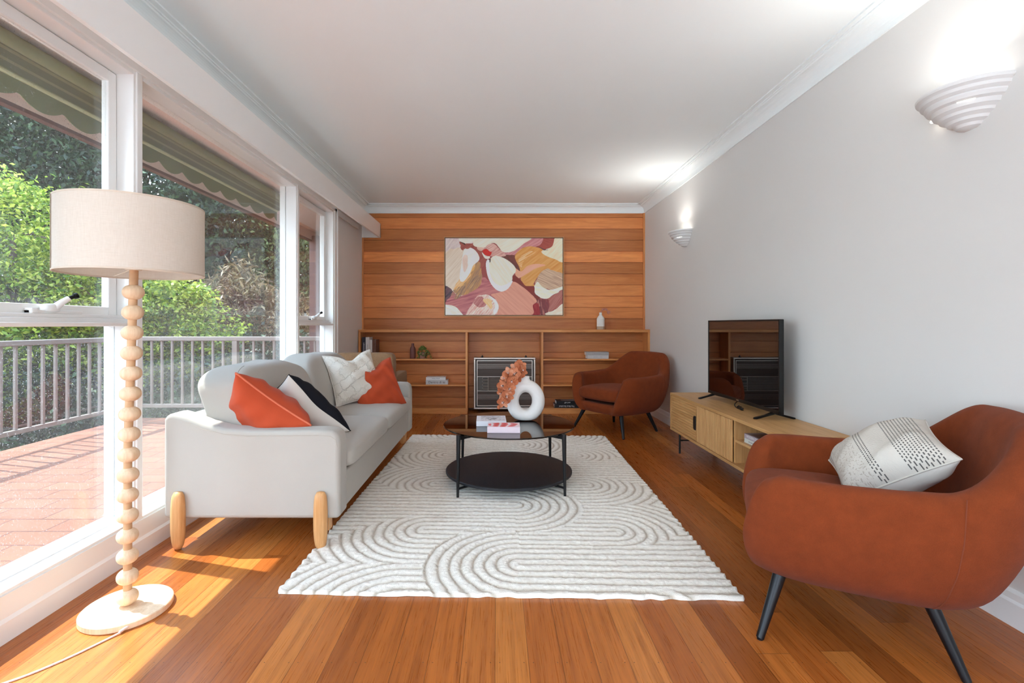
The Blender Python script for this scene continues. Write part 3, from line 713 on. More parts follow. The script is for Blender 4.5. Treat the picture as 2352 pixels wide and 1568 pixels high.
t = thing('white_vase', 'white bottle vase with a sandy base on top of the bookcase', 'vase', (1.285, 5.955, 1.019))
vp = [(0.048,0.038),(0.048,0.12),(0.046,0.135),(0.036,0.155),(0.022,0.172),(0.017,0.18),(0.017,0.208),(0.013,0.208),(0.013,0.17),(0,0.16)]
vp2 = [(0.048,0.038)] + [(0.048+0.0012*math.sin(i*2.2), 0.038+0.092*i/24) for i in range(1, 25)] + vp[2:]
MB().lathe(vp2).build('glazed_body', M['concrete'], t, smooth=True)
MB().lathe([(0,0),(0.047,0),(0.048,0.004),(0.048,0.038),(0,0.038)]).build('raw_base', plain('raw_stoneware', srgb(178,156,134), 0.8), t, smooth=True)
t = thing('dried_flowers', 'pale pink dried flower sprig in the white bookcase vase', 'flowers', (1.285, 5.955, 1.215))
MB().tube([(0,0,-0.10),(0.002,0,0.0),(0.01,-0.002,0.03),(0.05,-0.004,0.055),(0.10,-0.004,0.035),(0.117,-0.004,0.005)], 0.0013, 6).tube([(0.01,-0.002,0.03),(0.03,-0.01,0.06)], 0.001, 6).build('stem', plain('dry_stem', srgb(150,100,84), 0.7), t)
random.seed(3); fl = MB()
for i in range(46):
    s = random.random()
    p = Vector((0.0+0.112*s, random.uniform(-.02,.01), 0.02+0.045*math.sin(min(1,s*1.25)*math.pi*0.9)-0.02*s+random.uniform(-.014,.014)))
    for k in range(4):
        a = random.random()*6.28; fl.soft(p+Vector((0.005*math.cos(a),random.uniform(-.003,.003),0.005*math.sin(a))), (0.009,0.005,0.009), 1, 1, 7, 5)
fl.build('blossom', plain('dusty_pink_petal', srgb(205,140,122), 0.6, vary=0.25, scale=90), t, smooth=True)
t = MB().lathe([(0,0),(0.04,0),(0.062,0.02),(0.074,0.055),(0.07,0.09),(0.052,0.118),(0.03,0.13),(0.0,0.133)]).build('round_vase', plain('pink_glaze', srgb(166,76,96), 0.35), None, smooth=True)
t.location = (1.178, 5.95, 0.352); tag(t, 'round glossy pink ornament peeping out above the rust armchair arm', 'ornament')

# ------------------------------------------------------------------ coffee table
CX, CY = 0.085, 3.32
ct = thing('coffee_table', 'round black coffee table with a smoked glass top and a low shelf', 'coffee table', (CX, CY, 0))
TR = 0.447
MB().lathe([(0,0.392),(TR-0.003,0.392),(TR,0.395),(TR,0.3985),(TR-0.003,0.4015),(0,0.4015)], seg=120).build('glass_top', M['smoked'], ct, smooth=True)
t = NT('black_shelf_wood'); v = t.coord('Object', (10, 1.5, 10)); n = t.noise(v, 3, 4, 0.65, 1.5)
M['shelf_black'] = t.done(t.bsdf(t.mix(n, srgb(12,13,16), srgb(42,44,50)), 0.55, 0.5, 0, n, 0.4, 0.002))
MB().lathe([(0,0.078),(0.425,0.078),(0.430,0.082),(0.430,0.092),(0.425,0.096),(0,0.096)], seg=120).build('lower_shelf', M['shelf_black'], ct, smooth=True)
LR = 0.332
for (sx, sy) in ((-1,-1),(1,-1),(-1,1),(1,1)):
    ang = R(1.5)
    x, y = sx*LR, sy*LR; x, y = x*math.cos(ang)+y*math.sin(ang)*-1, x*math.sin(ang)+y*math.cos(ang)
    MB().cyl((x*1.0, y*1.0, 0.0155), (x*0.985, y*0.985, 0.398), 0.008, 0.0145, 20).build('leg', M['black_metal'], ct, smooth=True)
    q = Vector((x, y, 0)).normalized()
    MB().cyl((x, y, 0.065), (x-q.x*0.16, y-q.y*0.16, 0.065), 0.0075, seg=12).cyl((x-q.x*0.10, y-q.y*0.10, 0.065), (x-q.x*0.10, y-q.y*0.10, 0.078), 0.012, seg=12).build('lower_strut', M['black_metal'], ct, smooth=True)
    m_ = MB(); m_.box(-0.14, 0, -0.006, 0.006, 0.366, 0.391)
    m_.xform(Matrix.Translation((x*0.985, y*0.985, 0)) @ Matrix.Rotation(math.atan2(y, x), 4, 'Z')); m_.build('upper_strut', M['black_metal'], ct)
# ring vase
VX, VY, VZ = 0.206, 3.43, 0.4015
rv = thing('ring_vase', 'large white ring-shaped ceramic vase on the coffee table', 'vase', (VX, VY, VZ))
def ring_vase():
    mb = MB(); nu, nv = 72, 28; vs = []
    for i in range(nu):
        a = 2*math.pi*i/nu; ca, sa = math.cos(a), math.sin(a)
        ro = 1/math.sqrt((ca/0.137)**2+(sa/0.150)**2); ri = 1/math.sqrt((ca/0.047)**2+(sa/0.061)**2)
        mid = (ro+ri)/2; hw = (ro-ri)/2
        for j in range(nv):
            b = 2*math.pi*j/nv
            rr = mid + hw*math.copysign(abs(math.cos(b))**0.9, math.cos(b)); yy = 0.056*math.copysign(abs(math.sin(b))**0.85, math.sin(b))
            z = 0.138+rr*sa; 
            if z < 0.012: z = max(0.0, 0.012*(1-math.exp((z-0.012)*60))*-1+0.012)
            vs.append((rr*ca, yy, max(z, 0.0)))
    fs = [(i*nv+j, ((i+1) % nu)*nv+j, ((i+1) % nu)*nv+(j+1) % nv, i*nv+(j+1) % nv) for i in range(nu) for j in range(nv)]
    return mb.add(vs, fs)
ring_vase().build('body', M['concrete'], rv, smooth=True, angle=180)
MB().lathe([(0.060,0.262),(0.045,0.276),(0.034,0.286),(0.029,0.295),(0.028,0.312),(0.022,0.312),(0.022,0.27),(0,0.268)], seg=36).build('neck', M['concrete'], rv, smooth=True, angle=180)
# orchid sprays
oc = thing('orchid_sprays', 'two drooping sprays of peach silk orchids standing in the white ring vase', 'flowers', (VX-0.005, VY, VZ+0.30))
t = NT('orchid_petal'); v = t.coord(); n = t.noise(v, 25, 3); g = t.t.nodes.new('ShaderNodeNewGeometry')
pc = t.ramp(t.math('ADD', t.math('MULTIPLY', n, 0.5), t.math('MULTIPLY', g.outputs['Random Per Island'], 0.5)), [(0.2, srgb(196,112,72)), (0.55, srgb(224,150,110)), (0.85, srgb(238,190,160))])
b = t.bsdf(pc, 0.6, 0.2); tl = t.n('ShaderNodeBsdfTranslucent'); t.l(pc, tl.inputs[0]); mm = t.n('ShaderNodeMixShader', Fac=0.3); t.l(b.outputs[0], mm.inputs[1]); t.l(tl.outputs[0], mm.inputs[2])
M['petal'] = t.done(mm)
M['petal_c'] = plain('orchid_centre', srgb(236,190,176), 0.5, vary=0.3, scale=150)
def orchid(c, nrm, s, roll):
    z = Vector(nrm).normalized(); x = z.orthogonal().normalized(); y = z.cross(x)
    Mx = Matrix((x, y, z)).transposed().to_4x4(); Mx = Matrix.Translation(c) @ Mx @ Matrix.Rotation(roll, 4, 'Z')
    mb = MB()
    for k in range(5):
        a = 2*math.pi*k/5 + random.uniform(-.08, .08); wd = (1.05 if k in (1, 4) else 0.72)*s; ln = s*random.uniform(0.95, 1.1); cup = random.uniform(0.05, 0.32)
        nu, nv = 6, 8; vs = []
        for th in (0.0, -0.0012):
            for j in range(nv+1):
                q = j/nv; wdt = wd*math.sin(math.pi*min(1, q*0.90+0.10)**0.85)**0.5
                for i in range(nu+1):
                    u = -1+2*i/nu
                    X = 0.008+ln*q; Yp = u*wdt*0.62; Z = cup*ln*(q*q)*0.9+0.12*wd*u*u*(0.4+q)+0.02*s*math.sin(u*5+k)*q + th
                    vs.append(Mx @ Vector((X*math.cos(a)-Yp*math.sin(a), X*math.sin(a)+Yp*math.cos(a), Z)))
        n1 = (nu+1)*(nv+1); fs = []
        for j in range(nv):
            for i in range(nu):
                q0 = j*(nu+1)+i; fs.append((q0, q0+1, q0+nu+2, q0+nu+1)); fs.append((n1+q0, n1+q0+nu+1, n1+q0+nu+2, n1+q0+1))
        mb.add(vs, fs)
    f = mb.build('orchid_flower', M['petal'], oc, smooth=True, angle=180)
    cm = MB(); 
    for k in range(4):
        p = Mx @ Vector((random.uniform(-.005,.005), random.uniform(-.005,.005), 0.006+0.003*k)); cm.soft(p, (0.009, 0.009, 0.009), 1, 1, 8, 6)
    cm.build('flower_centre', M['petal_c'], f, smooth=True)
random.seed(11)
st1 = [(0,0,-0.02),(-0.015,-0.005,0.03),(-0.05,-0.01,0.075),(-0.09,-0.02,0.065),(-0.13,-0.03,0.03),(-0.16,-0.035,-0.04),(-0.185,-0.04,-0.13)]
st2 = [(0.004,-0.004,-0.02),(-0.012,-0.03,0.02),(-0.04,-0.06,0.05),(-0.075,-0.08,0.03),(-0.105,-0.09,-0.03),(-0.13,-0.095,-0.09),(-0.165,-0.10,-0.17)]
for s_ in (st1, st2):
    MB().tube(catmull(s_, 5), 0.0025, 8).build('stem', plain('dark_stem', srgb(40,36,26), 0.5), oc, smooth=True)
for (p, nr, s) in [((-0.035,-0.03,0.085),(0.3,-0.8,0.5),0.040),((-0.065,-0.03,0.07),(-0.5,-0.8,0.3),0.038),((-0.02,-0.04,0.055),(0.6,-0.8,0.1),0.038),
                   ((-0.075,-0.075,0.035),(0.1,-1,0.2),0.038),((-0.115,-0.04,0.035),(-0.5,-0.7,0.4),0.042),((-0.14,-0.045,0.005),(-0.8,-0.6,0.1),0.036),
                   ((-0.095,-0.095,-0.015),(0.3,-1,-0.1),0.040),((-0.155,-0.06,-0.05),(-0.7,-0.7,0),0.038),((-0.11,-0.105,-0.065),(0.3,-1,0.1),0.040),
                   ((-0.165,-0.07,-0.10),(-0.8,-0.6,-0.2),0.036),((-0.13,-0.11,-0.115),(0.3,-1,-0.2),0.042),((-0.155,-0.115,-0.155),(-0.3,-0.9,-0.3),0.034),((-0.05,-0.05,0.02),(0.6,-0.8,0.0),0.034)]:
    orchid(Vector(p), nr, s, random.random()*6)
MB().soft((-0.185,-0.105,-0.19), (0.022,0.022,0.03), 1, 1, 12, 8).build('bud', M['petal'], oc, smooth=True)
MB().soft((-0.175,-0.045,-0.145), (0.02,0.02,0.026), 1, 1, 12, 8).build('bud', M['petal'], oc, smooth=True)
MB().soft((-0.06,-0.01,0.108), (0.022,0.02,0.02), 1, 1, 12, 8).build('bud', M['petal'], oc, smooth=True)

# ------------------------------------------------------------------ rug
def make_rug():
    x0, x1, y0, y1 = -0.84, 1.00, 1.915, 4.655
    nx, ny = 400, 600
    gx = np.linspace(x0, x1, nx); gy = np.linspace(y0, y1, ny); X, Y = np.meshgrid(gx, gy)
    wob = 0.004
    Xn = X+(vnoise(X, Y, 0.05, 0.05, 5)-0.5)*wob*2; Yn = Y+(vnoise(X, Y, 0.05, 0.05, 6)-0.5)*wob*2
    def dseg(ya, xa, xb):
        cx = np.clip(Xn, xa, xb); return np.hypot(Xn-cx, Yn-ya)
    full = [(1.79,-.35,.63),(2.51,-.35,.63),(3.235,-.40,.60),(3.955,-.41,.64),(4.68,-.40,.62)]
    d = np.full(X.shape, 9.0)
    for f in full: d = np.minimum(d, dseg(*f))
    cap = [(2.156, .134, 9, 0.43), (2.865, -9, .12, 0.40), (3.595, .13, 9, 0.42), (4.30, -9, .17, 0.42)]
    owner = np.zeros(X.shape)
    for (ya, xa, xb, rad) in cap:
        dc = dseg(ya, xa, xb)
        reach = np.where((Xn > xa) if xb > 5 else (Xn < xb), 0.36, rad)
        # along the straight run it shares the field with its neighbours; at the round end it lies on top
        end = (Xn <= xa) if xb > 5 else (Xn >= xb)
        m = (end & (dc < rad)) | (~end & (dc < d))
        bd = np.abs(dc-rad) < 0.006
        d = np.where(m, dc, d); owner = np.where(m, ya, owner)
    pitch = 0.0525
    ph = (d/pitch) % 1.0
    prof = np.abs(np.sin(np.pi*ph))**0.45
    z = 0.006+0.010*prof+(vnoise(X, Y, 0.009, 0.009, 8)-0.5)*0.0035+(vnoise(X, Y, 0.02, 0.02, 9)-0.5)*0.002
    edge = np.minimum(np.minimum(X-x0, x1-X), np.minimum(Y-y0, y1-Y)); z = np.where(edge < 0.004, 0.001, z)
    # wavy outline
    sx = np.where(X-x0 < 0.03, -(0.5+0.5*np.sin(Y*2*np.pi/0.055))*0.012, 0)+np.where(x1-X < 0.03, (0.5+0.5*np.sin(Y*2*np.pi/0.052))*0.012, 0)
    sy = np.where(Y-y0 < 0.03, -(vnoise(X, Y, 0.04, 0.5, 12))*0.012, 0)+np.where(y1-Y < 0.03, (vnoise(X, Y, 0.04, 0.5, 13))*0.012, 0)
    a = R(-1.4); cx, cy = (x0+x1)/2, (y0+y1)/2
    XX, YY = X+sx-cx, Y+sy-cy
    V = np.stack([XX*math.cos(a)-YY*math.sin(a)+cx, XX*math.sin(a)+YY*math.cos(a)+cy, z], -1).reshape(-1, 3)
    I = np.arange((nx-1)*(ny-1)); r = I // (nx-1); c = I % (nx-1); q = r*nx+c
    F = np.stack([q, q+1, q+nx+1, q+nx], 1)
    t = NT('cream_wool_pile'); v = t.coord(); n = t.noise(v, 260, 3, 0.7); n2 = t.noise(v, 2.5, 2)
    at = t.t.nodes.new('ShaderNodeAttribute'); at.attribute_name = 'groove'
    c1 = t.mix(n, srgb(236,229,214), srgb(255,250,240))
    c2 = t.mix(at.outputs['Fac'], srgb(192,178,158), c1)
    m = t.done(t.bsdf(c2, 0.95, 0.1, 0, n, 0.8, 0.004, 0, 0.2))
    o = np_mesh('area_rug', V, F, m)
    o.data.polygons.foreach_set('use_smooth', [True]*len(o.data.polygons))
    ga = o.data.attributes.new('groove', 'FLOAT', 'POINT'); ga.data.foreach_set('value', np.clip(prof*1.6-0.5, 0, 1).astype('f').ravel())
    tag(o, 'large cream wool rug with carved arching lines under the coffee table', 'rug')
make_rug()

# ------------------------------------------------------------------ pillows
def pillow(name, label, cat, c, Rv, Uv, w_, h_, t_, mats, group=None, chop=0.0, piping=None, seed=1, puff=0.5, n=40, wr=0.006):
    """Rv = direction of the width, Uv = direction of the height; normal = Rv x Uv is the front (material 0)."""
    Rv = Vector(Rv).normalized(); Uv = Vector(Uv); Uv = (Uv - Rv*Uv.dot(Rv)).normalized(); N = Rv.cross(Uv)
    th = thing(name, label, cat, tuple(c), 0, group)
    random.seed(seed); ph = [random.random()*6.28 for _ in range(8)]
    def P(u, v, side):
        k = 0.085
        x = w_/2*u*(1-k*(1-v*v)**1.0*abs(u)**2); z = h_/2*v*(1-k*(1-u*u)*abs(v)**2)
        e = max(0.0, (1-abs(u)**2.6)*(1-abs(v)**2.6))
        y = t_/2*e**puff
        y += wr*math.sin(5*u+3*v+ph[0])*e + wr*math.sin(9*v-4*u+ph[1])*e*0.6 + wr*0.8*math.sin(14*u+7*v+ph[2])*(1-e)*e*3
        y = max(y, 0.0)
        if chop and v > -0.2:
            z -= chop*math.exp(-(u/0.42)**2)*((v+0.2)/1.2)**2
        return (x, z, y*side)
    mb = MB(); W = []
    for side in (1, -1):
        vs = []
        for j in range(n+1):
            for i in range(n+1):
                # cosine spacing puts more points near the seams
                u = -math.cos(math.pi*i/n); v = -math.cos(math.pi*j/n)
                x, z, y = P(u, v, side); p = Rv*x+Uv*z+N*y; vs.append(p)
        fs = []
        for j in range(n):
            for i in range(n):
                a = j*(n+1)+i; q = (a, a+1, a+n+2, a+n+1); fs.append(q if side > 0 else q[::-1])
        mb.add(vs, fs, 0 if side > 0 else (1 if len(mats) > 1 else 0))
    mb.build('cushion_cover', mats, th, smooth=True, angle=180)
    pm_ = MB(); pts = []
    for k in range(4*24):
        e, q = divmod(k, 24); s = -1+2*q/24
        u, v = [(s, -1), (1, s), (-s, 1), (-1, -s)][e]
        x, z, y = P(u, v, 1); pts.append(Rv*x+Uv*z)
    pts.append(pts[0])
    pm_.tube(pts, 0.0035 if piping is None else 0.005, 8).build('seam', piping or mats[0], th, smooth=True, angle=180)
    return th
# ------------------------------------------------------------------ sofa
SX0, SX1, SY0, SY1 = -1.61, -0.757, 2.335, 4.36
sf = thing('sofa', 'long off-white linen sofa with rounded wooden legs along the windows', 'sofa', (0, 0, 0))
sf.location = (-1.18, 3.35, 0)
ox, oy = -1.18, 3.35
AW = 0.125
def arm_poly():
    pts = []
    ctrl = [(SX0+0.005,0.14),(SX1-0.004,0.14),(SX1,0.16),(SX1,0.50),(SX1-0.008,0.545),(SX1-0.04,0.565),(SX1-0.10,0.568),(-1.20,0.566),(-1.32,0.575),(-1.42,0.60),(-1.50,0.632),(-1.56,0.648),(SX0+0.015,0.645),(SX0,0.62),(SX0,0.16)]
    return [(a-ox, b) for a, b in ctrl]
for (a, b) in ((SY0, SY0+AW), (SY1-AW, SY1)):
    MB().prism(arm_poly(), 'y', a-oy, b-oy).build('arm', M['sofa'], sf, smooth=True, bevel=0.028, bseg=5, angle=60)
MB().box(SX0-ox, SX1-0.02-ox, SY0+AW-oy, SY1-AW-oy, 0.14, 0.33).build('base', M['sofa'], sf, bevel=0.012, bseg=3)
MB().box(SX0-ox, SX0+0.14-ox, SY0+AW-oy, SY1-AW-oy, 0.3, 0.62).build('back_frame', M['sofa'], sf, bevel=0.03, bseg=4)
ym = (SY0+SY1)/2
for (a, b) in ((SY0+AW+0.003, ym-0.001), (ym+0.001, SY1-AW-0.003)):
    def fn(x, y, z, p):
        z2 = p.z*(1+0.10*(1-x*x)*(1-y*y)) + (0.012*(1-x*x)*(1-0.7*y*y) if z > 0 else 0)
        return (p.x, p.y, z2)
    MB().soft(((SX0+0.12+SX1+0.022)/2-ox, (a+b)/2-oy, 0.397), (SX1+0.022-SX0-0.12, b-a, 0.135), 0.42, 0.14, 72, 26, fn=fn).build('seat_cushion', M['sofa'], sf, smooth=True, angle=180)
# back cushions: plump, leaning against the back
def back_cushion(a, b, seed):
    random.seed(seed); ph = random.random()*6
    L = b-a
    def fn(x, y, z, p):
        # x = thickness, y = along sofa, z = height
        sag = 0.018*(1-y*y)*(1 if z > 0 else 0)*z
        px = p.x*(1+0.16*(1-z*z)*(1-y*y*0.6)) + 0.008*math.sin(4*y+3*z+ph)
        pz = p.z + sag - 0.02*max(0, z)*y*y + 0.006*math.sin(7*y+ph)
        lean = -0.36*(pz)      # top leans back
        return (px+lean*0.9, p.y+0.004*math.sin(6*z+ph), pz)
    return MB().soft((-1.375-ox, (a+b)/2-oy, 0.625), (0.25, L, 0.43), 0.38, 0.20, 64, 34, fn=fn)
back_cushion(SY0+0.125, ym+0.01, 2).build('back_cushion', M['sofa'], sf, smooth=True, angle=180)
bcm = back_cushion(SY0+0.125, ym+0.01, 2); nu_ = 64
MB().tube([bcm.v[j*nu_+51] for j in range(4, 33)], 0.0016, 6).build('cushion_seam', plain('seam_thread_dark', srgb(160,152,140), 0.9), sf, smooth=True)
back_cushion(ym-0.005, SY1-0.115, 5).build('back_cushion', M['sofa'], sf, smooth=True, angle=180)
# boxed seam on the near end of the near back cushion
seam_m = plain('seam_thread', srgb(176,168,156), 0.9)
ac_ = [(SX1-0.012,0.50),(SX1-0.02,0.535),(SX1-0.045,0.552),(SX1-0.10,0.556),(-1.20,0.554),(-1.32,0.563),(-1.42,0.588),(-1.50,0.620)]
MB().tube([(a-ox, SY0-0.0005-oy, b-0.012) for a, b in ac_], 0.0012, 6).build('stitching', seam_m, sf)
for (x, y) in ((-1.53, SY0), (-0.845, SY0), (-1.53, SY1), (-0.845, SY1)):
    s = -1 if y == SY0 else 1; pr = []
    for i in range(17):
        q = i/16; z = 0.002+0.272*q; r = 0.026*(max(0.0, 1-abs((q-0.52)/0.52)**2.6))**0.5*0.62+0.0125
        if q > 0.96: r *= 0.8
        pr.append((r, z))
    pr = [(0, 0.0005)] + pr + [(0, 0.278)]
    m_ = MB().lathe(pr, (0, 0, 0), 24)
    m_.v = [(vx*1.18, vy*0.95, vz) for vx, vy, vz in m_.v]
    lg = m_.build('leg', M['sofa_leg'], sf, smooth=True, angle=180); lg.location = (x-ox, y-oy+s*0.012, 0)
MB().box(-0.875-ox, -0.815-ox, SY0+0.02-oy, SY0+0.07-oy, 0.075, 0.141).build('leg_block', M['sofa_leg'], sf, bevel=0.004)
MB().box(-0.875-ox, -0.815-ox, SY1-0.07-oy, SY1-0.02-oy, 0.075, 0.141).build('leg_block', M['sofa_leg'], sf, bevel=0.004)

pillow('cushion', 'orange velvet cushion at the near end of the sofa against the arm', 'cushion', (-1.215, 2.575, 0.57),
       (0.82, 0.0, -0.57), (-0.43, 0.66, -0.615), 0.46, 0.44, 0.25, [M['orange_velvet']], 'orange velvet cushions', 0.02, piping=plain('orange_piping', srgb(206,104,72), 0.8), seed=4, wr=0.010)
pillow('cushion', 'reversible cushion, pale linen in front and black behind, next to the near orange cushion', 'cushion', (-1.125, 2.84, 0.56),
       (-0.33, -0.12, 0.36), (0.2, -0.2, 0.1), 0.46, 0.46, 0.22, [M['black_linen'], M['cream_linen']], None, 0.03, seed=6)
pillow('cushion', 'white tufted cushion behind the far orange cushion', 'cushion', (-1.10, 3.74, 0.675),
       (0.68, 0.64, 0.08), (-0.30, 0.25, 0.8), 0.40, 0.41, 0.16, [M['fur']], None, 0.06, seed=9, wr=0.010)
pillow('cushion', 'orange velvet cushion at the far end of the sofa', 'cushion', (-0.945, 3.80, 0.60),
       (0.66, 0.50, 0.14), (-0.34, 0.24, 0.85), 0.38, 0.40, 0.15, [M['orange_velvet']], 'orange velvet cushions', 0.06, seed=3, wr=0.009)

# ------------------------------------------------------------------ brown boucle chair behind the sofa
bcr = thing('boucle_armchair', 'brown boucle chair tucked in the corner behind the far end of the sofa', 'armchair', (-1.30, 5.10, 0))
def rb(name, c, s, par, mat, e=0.18):
    return MB().soft(c, s, e, e, 48, 24).build(name, mat, par, smooth=True, angle=180)
rb('backrest', (-0.02, -0.28, 0.50), (0.62, 0.15, 0.60), bcr, M['boucle'])
rb('seat', (-0.02, 0.06, 0.33), (0.60, 0.62, 0.20), bcr, M['boucle'])
for s in (-1, 1): rb('arm', (-0.02+s*0.27, 0.05, 0.42), (0.10, 0.58, 0.30), bcr, M['boucle'])
for sx in (-1, 1):
    for sy in (-1, 1): MB().cyl((-0.02+sx*0.24, 0.04+sy*0.25, 0), (-0.02+sx*0.22, 0.04+sy*0.23, 0.26), 0.013, 0.02, 16).build('leg', M['black_wood'], bcr, smooth=True)

# ------------------------------------------------------------------ rust tub armchairs
def smooth(a, b, x):
    t = max(0, min(1, (x-a)/(b-a))); return t*t*(3-2*t)
def lerp_tab(tab, x):
    for (a, va), (b, vb) in zip(tab, tab[1:]):
        if x <= b: 
            t = (x-a)/(b-a) if b > a else 0; t = t*t*(3-2*t); return va+(vb-va)*t
    return tab[-1][1]
def make_tub(label, loc, rz):
    t = thing('tub_armchair', label, 'armchair', loc, rz, 'rust tub armchairs')
    N = 160; A, B = 0.425, 0.425; ex = 2/3.3
    def plan(th, a, b):
        s, c_ = math.sin(th), math.cos(th)
        y = -b*math.copysign(abs(c_)**ex, c_)
        return (a*math.copysign(abs(s)**ex, s), y*(0.93 if y > 0 else 1.0))
    Htab = [(0,0.300),(0.50,0.302),(0.80,0.555),(0.98,0.575),(1.5,0.575),(1.80,0.585),(2.80,0.785),(3.15,0.790)]
    vs = []; prof_n = None
    for i in range(N):
        th = 2*math.pi*i/N; ph = min(th, 2*math.pi-th)
        h = lerp_tab(Htab, ph); tk = 0.10 if ph < 2.2 else 0.10+0.015*smooth(2.2, 2.9, ph)
        if ph < 0.6: tk = 0.07+0.03*smooth(0.4, 0.7, ph)
        front = math.cos(th)      # 1 at front
        ztop = h - tk/2
        zl = [0.196, 0.205, 0.235, 0.28]; zl = [min(z, ztop-0.01*(3-k)) for k, z in enumerate(zl)]
        rest = [zl[-1]+(ztop-zl[-1])*k/7 for k in range(1, 8)]
        outer = zl+rest
        def sc(z):
            tab = [(0.190,0.60),(0.205,0.72),(0.235,0.82),(0.28,0.895),(0.36,0.965),(0.46,1.0),(0.58,0.995),(0.70,0.97),(0.82,0.93)]
            if z <= tab[0][0]: return tab[0][1]
            for (a, va), (b, vb) in zip(tab, tab[1:]):
                if z <= b: return va+(vb-va)*(z-a)/(b-a)
            return tab[-1][1]
        def shift(x, y, z):
            y += 0.035 + 0.055*(1-smooth(0.30, 0.66, ph))
            back = max(0, -front); y += 0.13*back*max(0, z-0.30)/0.5
            if front > 0: y += 0.13*max(0, z-0.34)*smooth(0.15, 0.7, front)
            return x, y, z
        px, py = plan(th, A, B); Y0 = 0.02; d = Vector((px, py, 0)); L = d.length
        dn = Vector((px/A**2, py/B**2, 0)).normalized()
        prof = [(0.0, 0.196), (0.40, 0.196)]
        fy = lambda s: 1-(1-s)*(0.45 if py < 0 else 0.45+0.35*min(1, py/B*1.5))
        pts = [shift(px*s, py*s, z) for s, z in prof]
        for z in outer:
            s = sc(z); pts.append(shift(px*s, py*fy(s), z))
        s = sc(ztop); bx, by = px*s, py*fy(s)
        for k in range(1, 9):
            a = math.pi*k/9; off = tk/2*(1-math.cos(a)); zz = ztop+tk/2*math.sin(a)
            pts.append(shift(bx-dn.x*off, by-dn.y*off, zz))
        zdeck = 0.285
        for k in range(1, 8):
            q = k/7; z = ztop+(zdeck-ztop)*q
            if ztop < zdeck+0.02: z = ztop - (ztop-zdeck)*q
            ss = sc(max(z, 0.30)); off = tk + (0.015*math.sin(math.pi*q))
            if ph > 2.0: off -= 0.0
            pts.append(shift(px*ss-dn.x*off*(1.0), py*fy(ss)-dn.y*off*(1.0), z))
        lx, ly, lz = pts[-1]
        pts.append((lx*0.55, ly*0.55, zdeck)); pts.append((0, 0, zdeck))
        prof_n = len(pts); vs += pts
    fs = []
    for i in range(N):
        j = (i+1) % N
        for k in range(prof_n-1): fs.append((i*prof_n+k, j*prof_n+k, j*prof_n+k+1, i*prof_n+k+1))
    MB().add(vs, fs).build('shell', M['rust'], t, smooth=True, weld=True, sub=1, angle=180)
    # seat cushion
    def fn(x, y, z, p):
        taper = 1-0.10*max(0, y)
        return (p.x*taper, p.y - 0.02*(1-x*x)*(1 if y < 0 else 0)*abs(y), p.z*(1+0.12*(1-x*x)*(1-y*y)) + (0.012 if z > 0 else 0)*(1-x*x) - 0.012*max(0, y))
    MB().soft((0, -0.02, 0.382), (0.585, 0.56, 0.135), 0.5, 0.32, 64, 26, fn=fn).build('seat_cushion', M['rust'], t, smooth=True, angle=180)
    # outside seams where the arms meet the back
    for s in (-1, 1):
        th = 1.86; sp_ = []
        for k in range(15):
            z = 0.215+(0.585-0.215)*k/14
            tab = [(0.190,0.60),(0.205,0.72),(0.235,0.82),(0.28,0.895),(0.36,0.965),(0.46,1.0),(0.58,0.995),(0.70,0.97)]
            ss = tab[0][1]
            for (a, va), (b, vb) in zip(tab, tab[1:]):
                if a <= z <= b: ss = va+(vb-va)*(z-a)/(b-a)
            x, y = plan(th, A, B); fyy = 1-(1-ss)*(0.45+0.35*min(1, y/B*1.5)); y = y*fyy+0.035+0.10*max(0, -math.cos(th))*max(0, z-0.30)/0.5
            sp_.append((s*x*ss*1.0, y, z))
        MB().tube(sp_, 0.0018, 6).build('back_seam', plain('rust_thread', srgb(120,56,28), 0.9), t)
    for (x, y, tx, ty) in ((-0.335,-0.275,-0.235,-0.20),(0.335,-0.275,0.235,-0.20),(-0.285,0.275,-0.215,0.19),(0.285,0.275,0.215,0.19)):
        MB().cyl((x, y, 0.004), (tx, ty, 0.235), 0.0125, 0.0225, 24).cyl((x, y, 0), (x, y, 0.006), 0.010, 0.010, 16).build('leg', M['black_wood'], t, smooth=True)
    return t
# far chair faces front-left, near chair faces left and slightly away
def face(dx, dy): return math.atan2(dx, -dy)   # rotation that turns local -Y onto (dx,dy)
far = make_tub('rust tub armchair in the corner by the bookcase and right wall', (1.235, 4.97, 0), face(-0.83, -0.56))
near = copy_tree(far); near['label'] = 'rust tub armchair in the right foreground holding a patterned cushion'
near.location = (1.302, 1.835, 0); near.rotation_euler = (0, 0, face(-0.89, 0.45))

